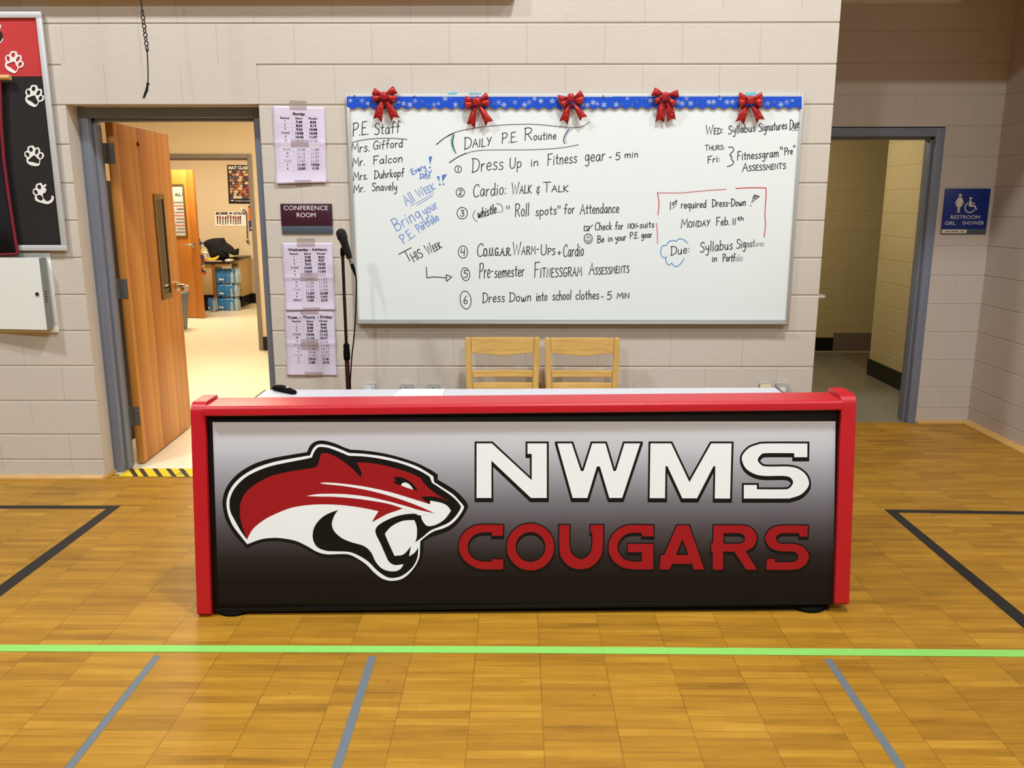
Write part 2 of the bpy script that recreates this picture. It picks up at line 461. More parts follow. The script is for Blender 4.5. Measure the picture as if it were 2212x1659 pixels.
def put_text(mb, txt, m, F, x, y, h, width=None, align='C', bold=0.0, italic=0.0, spacing=1.0):
    """letters of cap height h at (x, y) on a surface mapped by F (x right, y up); width stretches to fit"""
    vs, fs, a, b = text_geo(txt, bold, spacing); k = h/.729
    sx = width/(b-a) if width else k
    w = (b-a)*sx; x0 = x-w/2 if align == 'C' else x
    mb.add([F(Vector((x0+(v.x-a)*sx+italic*v.y*k, y+v.y*k))) for v in vs], fs, m)

# ------------------------------------------------------------------ the setting
W = 4.717                     # gym face of the main wall
JOINTS = [.116, .268, .469, .674, .876, 1.08, 1.285, 1.488, 1.688, 1.891, 2.094, 2.297, 2.502, 2.706, 2.91, 3.11, 3.315, 3.52, 3.72, 3.92, 4.13, 4.33]
def wall_profile(z0, z1, y, thick, skip=(), depth=.0060, half=.0065):
    p = [(y, z0)]
    for z in JOINTS:
        if z0+.02 < z < z1-.02 and not any(a < z < b for a, b in skip):
            p += [(y, z-half), (y+depth, z-half*.45), (y+depth, z+half*.45), (y, z+half)]
    return p+[(y, z1), (y+thick, z1), (y+thick, z0)]
mb = MB()
mb.prism(wall_profile(0, 4.4, W, .13), 'x', -6.5, -2.422, M_WALL)
mb.prism(wall_profile(2.100, 4.4, W, .13, skip=((2.2, 2.4),)), 'x', -2.422, -1.386, M_WALL)
mb.prism(wall_profile(0, 4.4, W, .13), 'x', -1.386, 1.673, M_WALL)
struct(mb, 'wall_front')
mb = MB()     # room side leaf of the same wall, cream
mb.box(-4.6, -2.44, W+.131, W+.26, 0, 2.75, M_CREAM); mb.box(-1.37, -1.2, W+.131, W+.26, 0, 2.75, M_CREAM)
mb.box(-2.44, -1.37, W+.131, W+.26, 2.12, 2.75, M_CREAM)
struct(mb, 'wall_front')
mb = MB(); mb.box(-6.5, 3.6, -5.5, 4.80, -.12, 0, M_FLOOR); mb.box(1.40, 3.6, 4.80, 6.05, -.12, 0, M_FLOOR); struct(mb, 'floor')
# recess to the right: return wall, back wall with the restroom door, right side wall, low soffit
mb = MB(); mb.box(1.40, 1.673, W+.131, 6.033, 0, 4.4, M_WALLS); struct(mb, 'wall_right')
RB = 6.033
mb = MB()
mb.prism(wall_profile(0, 3.2, RB, .16, depth=.0035, half=.0045), 'x', 2.917, 3.6, M_WALLB)
mb.prism(wall_profile(2.09, 3.2, RB, .16, depth=.0035, half=.0045), 'x', 1.78, 2.917, M_WALLB)
mb.prism(wall_profile(0, 3.2, RB, .16, depth=.0035, half=.0045), 'x', 1.40, 1.78, M_WALLB)
struct(mb, 'wall_back')
def side_profile(x, thick):
    return [(a if False else (x+(a-0)), z) for a, z in wall_profile(0, 4.4, 0, thick, depth=.0035, half=.0045)]
mb = MB(); mb.prism(side_profile(3.296, .25), 'y', -5.5, RB, M_WALLS); struct(mb, 'wall_right')
mb = MB(); mb.box(1.673, 3.296, W+.02, RB, 2.93, 3.1, M_WALLB); struct(mb, 'ceiling')
mb = MB(); mb.box(1.68, 2.885, 5.86, RB-.002, 2.868, 2.928, M_CABW, .004); struct(mb, 'trim_1')
mb = MB(); mb.box(-5.5, -.02, W-.062, W-.001, 2.616, 3.4, M_WALL); struct(mb, 'shade_panel')  # unseen panel added above the view to shade the top of the wall
# wooden base strips
mb = MB()
mb.prism([(W-.022, 0), (W-.022, .010), (W-.008, .024), (W, .024), (W, 0)], 'x', -6.5, -2.424, M_TRIM)
mb.box(-2.424, -2.405, W-.022, W+.118, 0, .02, M_TRIM)
struct(mb, 'baseboard_front')
mb = MB(); mb.prism([(W-.022, 0), (W-.022, .010), (W-.008, .024), (W, .024), (W, 0)], 'x', -1.384, 1.673, M_TRIM); struct(mb, 'baseboard_front')
mb = MB(); mb.prism([(RB-.024, 0), (RB-.024, .010), (RB-.008, .022), (RB, .022), (RB, 0)], 'x', 2.925, 3.296, M_TRIM); struct(mb, 'baseboard_back')
mb = MB(); mb.prism([(3.250, 0), (3.250, .010), (3.284, .030), (3.296, .030), (3.296, 0)], 'y', -5.5, RB-.024, M_TRIM); struct(mb, 'baseboard_right')

# steel door frames
def door_frame(name, x0, x1, ztop, y, depth, face, m, stop=.016):
    mb = MB()
    for a, b in ((x0, x0+face), (x1-face, x1)): mb.box(a, b, y, y+depth, 0, ztop, m, .002)
    mb.box(x0+face, x1-face, y, y+depth, ztop-face, ztop, m, .002)
    for a, b in ((x0+face, x0+face+stop), (x1-face-stop, x1-face)): mb.box(a, b, y+.045, y+depth-.045, 0, ztop-face, m, .002)
    mb.box(x0+face, x1-face, y+.045, y+depth-.045, ztop-face-stop, ztop-face, m, .002)
    return struct(mb, name)
door_frame('door_1', -2.424, -1.398, 2.097, W+.12, .15, .055, M_FRAME)
door_frame('door_2', 1.782, 2.915, 2.083, RB-.004, .165, .058, M_FRAME)

# conference room beyond the left doorway, then the office behind it
mb = MB(); mb.box(-7.2, -1.2, 4.80, 13.5, -.12, .0, M_VINYL); struct(mb, 'floor')
Y2 = 9.10
mb = MB(); mb.box(-4.75, -4.6, W+.131, Y2, 0, 2.75, M_CREAMS); struct(mb, 'wall_left')
mb = MB(); mb.box(-1.2, -1.05, W+.131, Y2, 0, 2.75, M_CREAMS); struct(mb, 'wall_right')
mb = MB()
mb.box(-4.75, -3.80, Y2, Y2+.15, 0, 2.75, M_CREAM); mb.box(-2.785, -1.05, Y2, Y2+.15, 0, 2.75, M_CREAM)
mb.box(-3.80, -2.785, Y2, Y2+.15, 2.075, 2.75, M_CREAM); struct(mb, 'wall_back')
door_frame('door_3', -3.80, -2.780, 2.076, Y2-.012, .17, .045, M_FRAME2)
mb = MB(); mb.box(-7.2, -1.05, W+.131, 13.6, 2.75, 2.85, M_PLASTER); struct(mb, 'ceiling')
mb = MB(); mb.box(-2.779, -1.2, Y2-.014, Y2-.001, 0, .15, M_BLACKV); struct(mb, 'baseboard_back')
Y3 = 13.50
mb = MB(); mb.box(-7.2, -1.05, Y3, Y3+.12, 0, 2.75, M_PLASTER); struct(mb, 'wall_back')
mb = MB(); mb.box(-7.3, -7.2, Y2+.15, Y3, 0, 2.75, M_PLASTER); struct(mb, 'wall_left')
mb = MB(); mb.box(-2.3, -2.2, Y2+.15, Y3, 0, 2.75, M_PLASTER); struct(mb, 'wall_right')
mb = MB(); mb.box(-7.2, -2.3, Y3-.015, Y3-.001, 0, .155, M_BLACKV); struct(mb, 'baseboard_back')
# restroom corridor beyond the right doorway
mb = MB(); mb.box(1.3, 5.2, 6.05, 9.3, -.12, .0, M_CONC); struct(mb, 'floor')
YF = 9.06
mb = MB(); mb.prism(wall_profile(0, 2.6, YF, .12, depth=.003, half=.005), 'x', 1.3, 5.2, M_OLIVE); struct(mb, 'wall_back')
mb = MB(); mb.prism([(3.30+(a), z) for a, z in wall_profile(0, 2.6, 0, .3, depth=.003, half=.005)], 'y', RB+.16, 7.84, M_OLIVES); struct(mb, 'wall_right')
mb = MB(); mb.box(1.28, 1.40, RB+.16, YF, 0, 2.6, M_OLIVES); struct(mb, 'wall_left')
mb = MB(); mb.box(5.1, 5.2, 7.7, YF, 0, 2.6, M_OLIVES); struct(mb, 'wall_right')
mb = MB(); mb.box(3.6, 5.1, 7.72, 7.84, 0, 2.6, M_OLIVE); struct(mb, 'wall_front')
mb = MB(); mb.box(1.28, 5.2, RB+.161, 9.2, 2.6, 2.7, M_OLIVE); struct(mb, 'ceiling')
mb = MB(); mb.box(1.41, 3.40, YF-.012, YF-.001, .012, .155, M_BLACKV); struct(mb, 'baseboard_back')
mb = MB(); mb.box(3.285, 3.2995, RB+.17, 7.842, 0, .15, M_BLACKV); struct(mb, 'baseboard_right')
mb = MB(); mb.box(3.402, 4.6, YF-.02, YF-.001, .012, .205, mat('taupe_tile', (122, 104, 88), .5, vary=.1)); struct(mb, 'trim_3')
mb = MB(); mb.box(1.41, 5.1, YF-.022, YF-.0205, 0, .011, M_OLIVE); struct(mb, 'trim_4')
mb = MB(); mb.poly([(3.46, 8.96), (3.36, 7.86), (4.9, 7.86), (4.9, 8.96)], mat('shower_floor', (120, 102, 76), .4), lambda p: Vector((p.x, p.y, .002))); struct(mb, 'trim_5')
# ------------------------------------------------------------------ open conference room door
DX0, DY0 = -2.308, 4.995             # hinge-side corner of the room face
DA = math.atan2(.05, .905)           # opened a little past square
def door_xf(v):                      # local: x into the leaf thickness (left), y along the leaf
    c, s = math.cos(DA), math.sin(DA)
    return Vector((DX0 - v.x*c - v.y*s, DY0 - v.x*s*.0 + v.y*c - v.x*.0, v.z))
dr = thing('room_door', (DX0, DY0, 0), 'open varnished maple veneer door with a narrow dark window, in the left blue-grey doorway', 'door')
mb = MB(); mb.box(0, .044, 0, .905, .012, 2.034, M_DOOR, .0015, door_xf)
leaf = mb.build('door_leaf', dr)
def on_door(px, py, off=0.0):
    n = Vector((math.cos(DA), math.sin(DA), 0))
    return on_plane(px, py, (DX0+off, DY0, 0), n)
mb = MB()
a, b = on_door(330, 418), on_door(369, 648)
ly0, ly1 = a.y-DY0, on_door(352, 420).y-DY0
lz0, lz1 = (on_door(346, 650).z), (on_door(330, 418).z)
fw = .022
for q in ((ly0, ly0+fw, lz0, lz1), (ly1-fw, ly1, lz0, lz1), (ly0+fw, ly1-fw, lz0, lz0+fw*1.6), (ly0+fw, ly1-fw, lz1-fw*1.6, lz1)):
    mb.box(-.008, -.0002, q[0], q[1], q[2], q[3], M_BRONZE, .002, door_xf)
lite = mb.build('window_frame', dr)
mb = MB(); mb.box(-.002, -.0003, ly0+fw, ly1-fw, lz0+fw*1.6, lz1-fw*1.6, M_GLASSD, 0, door_xf); mb.build('window_glass', lite)
for z in (1.86, 1.085, .31):
    mb = MB()
    mb.box(.002, .042, -.003, -.0003, z-.057, z+.057, M_HINGE, 0, door_xf)
    mb.box(.042, .066, -.003, -.0003, z-.057, z+.057, M_HINGE, 0, door_xf)
    for k in range(5):
        mb.tube([door_xf(Vector((.058, -.006, z-.057+k*.0228))), door_xf(Vector((.058, -.006, z-.057+k*.0228+.0215)))], .0075, M_HINGE, 10)
    for k in (-.035, 0, .035):
        mb.lathe([(.004, 0), (.003, .0012), (0, .0014)], door_xf(Vector((.02, -.003, z+k))), M_STEEL, 8, (0, -1, 0))
    mb.build('hinge', dr)
hz = on_door(383, 618).z; hy = .842
mb = MB()
mb.lathe([(.034, 0), (.034, .006), (.028, .012), (.014, .016), (.014, .045), (.012, .05), (0, .05)], door_xf(Vector((0, hy, hz))), M_SATIN, 24, (1, 0, 0))
p = [door_xf(Vector((-.045, hy, hz))), door_xf(Vector((-.072, hy-.010, hz-.003))), door_xf(Vector((-.080, hy-.05, hz-.008))), door_xf(Vector((-.078, hy-.120, hz-.006)))]
mb.tube(p, [.012, .015, .014, .011], M_SATIN, 12)
mb.build('lever_handle', dr)
mb = MB(); mb.box(-.003, -.0002, .86, .903, hz-.03, hz+.02, M_SATIN, .001, door_xf); mb.build('latch_plate', dr)
mb = MB()     # leftover hook stub near the top
q = on_door(297, 311)
for i in range(7):
    mb.ball((q.x+.003, q.y+random.uniform(-.012, .012), q.z+random.uniform(-.014, .014)), random.uniform(.004, .007), M_SCUFF, 1)
mb.build('broken_hook', dr)

# open storage shelf behind that door, seen through the gap by the hinges
sh = thing('storage_shelf', (-3.2, 5.75, 0), 'dark storage shelf glimpsed in the gap behind the open door', 'shelf')
M_SHELF = mat('dark_shelf', (52, 38, 30), .6); M_SHELFL = mat('pale_shelf', (214, 190, 146), .5)
mb = MB()
for x in (-3.75, -2.66): mb.box(x, x+.025, 5.45, 6.05, 0, 1.72, M_SHELF)
mb.box(-3.725, -2.66, 6.03, 6.05, 0, 1.72, M_SHELF); mb.build('carcass', sh)
for z in (.10, .57, .98, 1.38, 1.70):
    mb = MB(); mb.box(-3.724, -2.661, 5.452, 6.029, z, z+.022, M_SHELFL if z in (.57, .98) else M_SHELF); mb.build('shelf_board', sh)
for (x0, x1, z0, z1, c, lab, nm, ct) in ((-2.90, -2.675, .595, .80, (40, 36, 40), 'dark box on the pale lower board of the shelf behind the door', 'box', 'box'),
        (-2.84, -2.675, 1.005, 1.20, (150, 34, 36), 'dark red box on the shelf behind the open door', 'box', 'box'),
        (-2.87, -2.68, 1.403, 1.62, (206, 196, 176), 'pale carton on the upper shelf behind the open door', 'carton', 'box')):
    mb = MB(); mb.box(x0, x1, 5.48, 5.80, z0, z1, mat('shelf_item_%d' % int(z0*100), c, .6), .004); 
    tag(mb.build(nm, at=((x0+x1)/2, 5.64, z0)), lab, ct)
mb = MB()
for k in range(4):
    mb.tube([(-2.82+.07*math.cos(t*.5), 5.6+.10*math.sin(t*.5), .142+.014*k+.005*math.sin(t)) for t in range(14)], .009, M_RUBBER, 8)
tag(mb.build('cable_coil', at=(-2.82, 5.6, .122)), 'black coiled cable at the bottom of the shelf behind the door', 'cable')

# ------------------------------------------------------------------ things on the main wall
F_W = lambda off=0.0: (lambda p: on_y(p[0], p[1], W-off))
# notice board with red and black paper, paw prints
bd = thing('notice_board', (-3.2, W, 1.33), 'aluminium framed notice board covered in red and black paper, at the left', 'notice board')
bx0, bx1, bz0, bz1 = -4.30, -2.484, 1.326, 2.556
mb = MB(); mb.box(bx0+.01, bx1-.01, W-.016, W-.001, bz0+.01, bz1-.01, M_BLKPAP); mb.build('backing', bd)
mb = MB(); fwd = .030
for q in ((bx0, bx1, bz0, bz0+fwd), (bx0, bx1, bz1-fwd, bz1), (bx0, bx0+fwd, bz0+fwd, bz1-fwd), (bx1-fwd, bx1, bz0+fwd, bz1-fwd)):
    mb.box(q[0], q[1], W-.030, W-.0165, q[2], q[3], M_ALUW, .002)
mb.build('frame', bd)
mb = MB(); mb.box(bx0+fwd, bx1-fwd+.008, W-.0182, W-.0165, 2.238, bz1-fwd, M_REDPAP); mb.build('red_paper', bd)
mb = MB(); mb.box(bx0+fwd, bx1-fwd-.004, W-.0178, W-.0165, bz0+.045, 2.237, M_BLKPAP)
mb.box(bx1-fwd-.004, bx1-fwd-.0005, W-.0174, W-.0165, 1.42, 2.2, M_CORD); mb.build('black_paper', bd)
def paw(cx, cy, s, rot, lab, back, curl=0):
    """cut-out paper paw print: outline with holes for pad and four toes (zoom units, 100 = one paw)"""
    c, sn = math.cos(rot), math.sin(rot)
    F = lambda p: on_y(cx+(p[0]*c-p[1]*sn)*s, cy+(p[0]*sn+p[1]*c)*s, W-back)
    outer = [(-2, -47), (14, -44), (20, -30), (34, -28), (38, -14), (36, -4), (46, 4), (45, 20), (34, 28), (24, 30), (14, 48), (0, 52), (-24, 40), (-36, 26), (-38, 12), (-33, 0), (-38, -12), (-32, -28), (-18, -32), (-12, -44)]
    holes = [[(-4, -39), (4, -39), (8, -31), (5, -21), (-3, -19), (-9, -25), (-9, -33)],
             [(-27, -25), (-20, -22), (-15, -14), (-18, -3), (-25, -2), (-30, -9), (-31, -19)],
             [(27, -23), (30, -16), (26, -5), (18, 0), (11, -3), (14, -13), (20, -21)],
             [(36, 3), (39, 10), (35, 19), (27, 23), (22, 18), (24, 8), (30, 3)],
             [(-4, 2), (6, 2), (12, 16), (19, 28), (12, 42), (4, 40), (-12, 28), (-27, 20), (-30, 13), (-20, 8)]]
    if curl:
        outer = [(-2, -47), (14, -44), (18, -30), (30, -34), (32, -24), (22, -20), (26, -8), (16, 4), (4, 6), (0, 26), (10, 44), (30, 42), (40, 26), (46, 38), (34, 54), (10, 58), (-14, 44), (-36, 26), (-38, 12), (-33, 0), (-38, -12), (-32, -28), (-18, -32), (-12, -44)]
        holes = holes[:2]+[[(-26, 6), (-14, 4), (-4, 14), (-4, 28), (-14, 32), (-26, 20)]]
    mb = MB(); mb.poly([tuple(p) for p in smooth_pts(outer, True, 4)], M_WPAPER, F, [[tuple(p) for p in smooth_pts(h, True, 4)] for h in holes])
    o = mb.build('paw_print', at=on_y(cx, cy, W-back))
    mo = o.modifiers.new('thick', 'SOLIDIFY'); mo.thickness = .0012; mo.offset = 0
    return tag(o, lab, 'paper paw print', 'paper paw prints on the notice board')
paw(29, 133, .48, 0, 'white cut-out paw print on the red paper of the notice board', .0215)
paw(73, 206, .48, 0, 'white cut-out paw print topmost on the black paper', .0212)
paw(72, 336, .47, -.35, 'white cut-out paw print in the middle of the black paper, toes tilted left', .0212)
paw(90, 417, .47, -.35, 'torn curling white paw print lowest on the black paper', .0212, 1)
mb = MB(); mb.ribbon([tuple(p) for p in smooth_pts([(-14, 62), (0, 56), (-8, 78), (4, 84), (-2, 92), (-16, 96)])], 5, M_WPAPER, F_W(.0195))
mb.poly([tuple(p) for p in smooth_pts([(-16, 68), (0, 67), (6, 77), (1, 90), (-12, 92)], True)], M_BLKPAP, F_W(.020))
o = mb.build('paper_letter', at=on_y(0, 80, W-.02)); mo = o.modifiers.new('thick', 'SOLIDIFY'); mo.thickness = .0008
tag(o, 'cut-out black and white paper letter at the photo edge, on the red paper', 'paper letter')
# hanging banner on a dowel
bn = thing('hanging_banner', (-3.0, W-.05, 1.3), 'black cloth banner edged in maroon, hanging from a wooden dowel', 'banner')
mb = MB(); mb.tube([(-3.6, W-.050, 2.228), (-2.672, W-.050, 2.228)], .014, M_DOWEL, 14); mb.build('dowel', bn)
mb = MB(); n = 14
edge = [on_y(px, py, W-.048) for px, py in ((-1, 172), (2, 260), (8, 345), (18, 420), (27, 480), (38, 548))]
vs = []; fs = []
for i, e in enumerate(edge):
    for j in range(n):
        t = j/(n-1); x = -3.45+(e.x+3.45)*t
        vs.append((x, W-.048-.004*math.sin(j*1.3+i*.6), e.z - (.012*math.sin(t*3) if i == 5 else 0)))
for i in range(len(edge)-1):
    for j in range(n-1): fs.append([i*n+j, i*n+j+1, (i+1)*n+j+1, (i+1)*n+j])
mb.add(vs, fs, M_VELVET, True); cl = mb.build('cloth', bn); mo = cl.modifiers.new('thick', 'SOLIDIFY'); mo.thickness = .004
mb = MB(); mb.tube([(e.x+.001, W-.0485, e.z) for e in edge[0:]], .0085, M_CORD, 8)
mb.tube([(edge[-1].x, W-.0485, edge[-1].z), (-3.0, W-.050, edge[-1].z-.012), (-3.45, W-.050, edge[-1].z-.004)], .006, M_CORD, 8); mb.build('cord_edge', bn)
# white wall cabinet with its door ajar
cb = thing('wall_cabinet', (-2.95, W, .86), 'white recessed wall cabinet with its door ajar, under the notice board', 'cabinet')
cx1, cz0, cz1 = -2.592, .868, 1.312
mb = MB()
for q in ((-3.3, cx1, cz0, cz0+.036), (-3.3, cx1, cz1-.036, cz1), (cx1-.027, cx1, cz0+.036, cz1-.036), (-3.3, -3.264, cz0+.036, cz1-.036)):
    mb.box(q[0], q[1], W-.008, W-.001, q[2], q[3], M_CABW, .001)
mb.build('frame', cb)
mb = MB(); mb.box(-3.264, cx1-.027, W-.0035, W-.001, cz0+.036, cz1-.036, M_BLK); mb.build('opening_shade', cb)  # flat black sheet stands in for the shaded inside of the cabinet
e0, e1 = on_y(83, 557, W-.085), on_y(101.5, 712.5, W-.085)
hx = -3.25; dxr = (e0.x+e1.x)/2
def cab_xf(v):      # v.x 0..1 along the door, swung out at the right
    return Vector((hx+(dxr-hx)*v.x+v.y*.28, W-.012-.070*v.x-v.y, v.z))
mb = MB()
b = bmesh.new(); bmesh.ops.create_cube(b, size=1)
for v in b.verts: v.co = cab_xf(Vector((v.co.x+.5, .003 if v.co.y < 0 else -.0, 0)))+Vector((0, 0, e1.z if v.co.z < 0 else e0.z))
mb.bm(b, M_CABW)
dl = mb.build('cabinet_door', cb)
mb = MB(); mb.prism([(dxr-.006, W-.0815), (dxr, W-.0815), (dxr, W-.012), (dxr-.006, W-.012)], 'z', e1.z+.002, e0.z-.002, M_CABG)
q = on_plane(95, 636, (dxr, W-.0815, 0), (.0695, .036*-1, 0))
for k in range(5): mb.box(dxr-.001, dxr+.0008, W-.062, W-.046, 1.10-k*.014, 1.106-k*.014, M_SCUFF)
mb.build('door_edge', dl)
mb = MB(); k0 = on_y(81, 635, W-.0805)
mb.lathe([(.011, 0), (.010, .003), (.006, .004), (0, .004)], (k0.x, W-.0845, k0.z), M_SCUFF, 7, (0, -1, 0)); mb.build('keyhole', dl)
# knotted black chain over the door
ch = thing('hanging_chain', (-1.77, W-.36, 2.07), 'knotted black chain and cord hanging above the left doorway', 'chain')
CY = W-.36
pts = [on_y(px, py, CY) for px, py in ((307, 22), (304, -6))]; pts.append(pts[-1]+Vector((-.005, 0, 1.2)))
mb = MB(); mb.tube(pts, .0035, M_BLK, 8); mb.ball(on_y(307, 23, CY), .007, M_BLK, 2); mb.build('cord', ch); mb = MB()
pts = [on_y(px, py, CY) for px, py in ((318, 110), (319.5, 140), (320, 165), (319.5, 180))]; mb.tube(pts, .0030, M_BLK, 8)
mb.ball(on_y(319.5, 181, CY), .008, M_BLK, 2); mb.ball(on_y(318, 109, CY), .007, M_BLK, 2)
pts = [on_y(px, py, CY) for px, py in ((319, 182), (317, 195), (310, 212))]; mb.tube(pts, [.005, .007, .005], M_BLK, 8)
mb.build('cord', ch)
mb = MB(); a = on_y(307, 24, CY); b = on_y(318, 108, CY)
for i in range(9):
    c = a.lerp(b, (i+.5)/9); L = (b-a).length/9*.72; pp = []
    for t in range(13):
        an = 2*math.pi*t/12; u = .0075*math.cos(an); h = L*math.sin(an)*.75
        pp.append((c.x+(u if i % 2 else u*.35), c.y+(u*.3 if i % 2 else u), c.z+h))
    mb.tube(pp, .0028, M_BLK, 6, False)
mb.build('chain_links', ch)

# ------------------------------------------------------------------ posted schedules, door sign
def bil(c, u, v): return (c[0]*(1-u)+c[1]*u)*(1-v)+(c[3]*(1-u)+c[2]*u)*v
def schedule(corners, title, rows, rows_v, tapes, fold, label, bottom_curl, cols=(.23, .50, .77), ttl_v=.095, hdr_v=.152):
    C4 = [on_y(px, py, W) for px, py in corners]
    def Sf(u, v, off=0.0):
        p = bil(C4, u, v); d = .004+.004*math.exp(-((v-fold)/.03)**2)+.010*bottom_curl*max(0, v-.80)**2*25
        d += .0022*math.sin(u*5+v*7); return Vector((p.x, W-d-off, p.z))
    root = C4[3].lerp(C4[2], .5)
    mb = MB(); nu, nv = 12, 40
    vs = [Sf(i/nu, j/nv) for j in range(nv+1) for i in range(nu+1)]
    fs = [[j*(nu+1)+i, j*(nu+1)+i+1, (j+1)*(nu+1)+i+1, (j+1)*(nu+1)+i] for j in range(nv) for i in range(nu)]
    mb.add(vs, fs, M_PAPER, True)
    o = mb.build('schedule', at=(root.x, W, root.z)); mo = o.modifiers.new('thick', 'SOLIDIFY'); mo.thickness = .0006; mo.offset = -1
    tag(o, label, 'paper notice', 'bell schedules taped to the wall')
    hgt = (C4[0]-C4[3]).length; wid = (C4[1]-C4[0]).length
    F = lambda p: Sf(p[0]/wid, -p[1]/hgt, .0012)
    mb = MB()
    put_text(mb, title, M_PRINT, F, .505*wid, -ttl_v*hgt-.006, .0140, align='C', bold=.035, width=.24*wid*len(title)/6.0*.98)
    for c, t in zip(cols, ('Period', 'Start', 'Finish')): put_text(mb, t, M_PRINT, F, c*wid, -hdr_v*hgt-.004, .0098, align='C', bold=.03, width=.0070*len(t)*1.12)
    for (a, s, f), v in zip(rows, rows_v):
        light = s.endswith('*'); s = s.rstrip('*'); sh_ = .02 if v > fold else 0
        m = M_PRINTL if light else M_PRINT; bo = .0 if light else .03
        put_text(mb, a, m, F, (cols[0]+sh_)*wid, -v*hgt-.002, .0095, align='C', bold=bo*.9)
        put_text(mb, s, m, F, (cols[1]+sh_)*wid, -v*hgt-.006, .0124, align='C', bold=bo*1.5, width=.0086*len(s))
        put_text(mb, f, m, F, (cols[2]+sh_)*wid, -v*hgt-.006, .0124, align='C', bold=bo*1.5, width=.0086*len(f))
    for v in [hdr_v-.03]+[q+.022 for q in rows_v]:
        mb.ribbon([((.08+.8*k/8)*wid, -v*hgt) for k in range(9)], .0007, M_RULE, F)
    for u in (.09, .37, .64, .90): mb.ribbon([(u*wid, -(hdr_v-.03+(rows_v[-1]+.022-hdr_v+.03)*k/20)*hgt) for k in range(21)], .0007, M_RULE, F)
    mb.build('print', o)
    for (u0, u1, v0, v1) in tapes:
        mb = MB(); vs = []
        for j in range(4):
            for i in range(4):
                u = u0+(u1-u0)*i/3; v = v0+(v1-v0)*j/3
                p = Sf(min(max(u, 0), 1), min(max(v, 0), 1), .0018); q = bil(C4, u, v)
                vs.append((q.x, p.y if 0 <= v <= 1 else W-.0022, q.z))
        mb.add(vs, [[j*4+i, j*4+i+1, j*4+i+5, j*4+i+4] for j in range(3) for i in range(3)], M_TAPE); mb.build('tape', o)
L = '*'
schedule([(588.5, 228.7), (701.5, 232), (706.5, 394), (596, 397.5)], 'Monday',
    [('1', '7:45', '8:30'), ('2', '8:34', '9:19'), ('3', '9:23', '10:08'), ('A Lunch', '10:08', '10:38'), ('4', '10:42', '11:37'), ('4B', '10:12*', '10:38'),
     ('B Lunch', '10:38*', '11:08'), ('4B', '11:12*', '11:37'), ('4C', '10:12*', '11:07'), ('C Lunch', '11:07*', '11:37'), ('5', '11:41', '12:26'), ('6', '12:30', '1:15')],
    [.197, .245, .293, .343, .393, .442, .556, .608, .655, .707, .756, .805], [(.33, .66, -.08, .045), (.33, .68, .425, .525), (.38, .70, .955, 1.045)], .47,
    'lavender Monday schedule, highest of the three taped above the maroon room sign', 1.0)
schedule([(609, 525), (718, 524.3), (724.8, 669.5), (616.7, 670.5)], 'Wednesday - Advisory',
    [('1', '7:45', '8:34'), ('2', '8:38', '9:27'), ('3', '9:31', '10:20'), ('A Lunch', '10:20', '10:50'), ('4', '10:54', '11:54'), ('4B', '10:24*', '10:52'), ('B Lunch', '10:52*', '11:22'),
     ('4B', '11:26*', '11:54'), ('4C', '10:24*', '11:24'), ('C Lunch', '11:24*', '11:54'), ('5', '11:59', '12:48'), ('6', '12:52', '1:41'), ('Advisory', '1:45', '2:15')],
    [.208, .258, .311, .365, .420, .470, .533, .584, .636, .690, .744, .797, .848], [(.30, .66, -.07, .055), (.33, .69, .44, .56), (.35, .70, .955, 1.03)], .507,
    'lavender Wednesday advisory schedule, directly under the maroon room sign', .5, ttl_v=.098, hdr_v=.160)
schedule([(614.8, 672), (723, 671), (728.2, 811.5), (620.5, 810.5)], 'Tues. - Thurs. - Friday',
    [('1', '7:45', '8:44'), ('2', '8:48', '9:43'), ('3', '9:47', '10:42'), ('A Lunch', '10:42', '11:12'), ('4A', '11:16', '12:17'), ('4B', '10:46*', '11:14'), ('B Lunch', '11:14*', '11:44'),
     ('4B', '11:48*', '12:17'), ('4C', '10:46*', '11:47'), ('C Lunch', '11:47*', '12:17'), ('5', '12:21', '1:16'), ('6', '1:20', '2:15')],
    [.205, .256, .307, .360, .414, .468, .528, .578, .630, .683, .736, .790], [(.32, .68, -.02, .05), (.30, .66, .43, .60), (.36, .72, .94, 1.03)], .498,
    'lavender Tuesday, Thursday and Friday schedule, lowest of the three papers', .3, ttl_v=.095, hdr_v=.157)

sg = thing('room_sign', (-1.158, W, 1.417), 'maroon CONFERENCE ROOM sign with a slate strip, between the taped schedules', 'sign')
mb = MB(); mb.box(-1.299, -1.018, W-.008, W-.001, 1.460, 1.579, M_MAROON, .0015); mb.build('plate', sg)
mb = MB(); mb.box(-1.298, -1.019, W-.008, W-.001, 1.417, 1.459, M_SLATE, .0015); mb.build('strip', sg)
F = lambda p: Vector((p[0], W-.0088, p[1])); mb = MB()
put_text(mb, 'CONFERENCE', M_SIGNW, F, -1.160, 1.545, .0245, .242, bold=0.0); put_text(mb, 'ROOM', M_SIGNW, F, -1.160, 1.507, .0250, .103, bold=0.0); mb.build('lettering', sg)

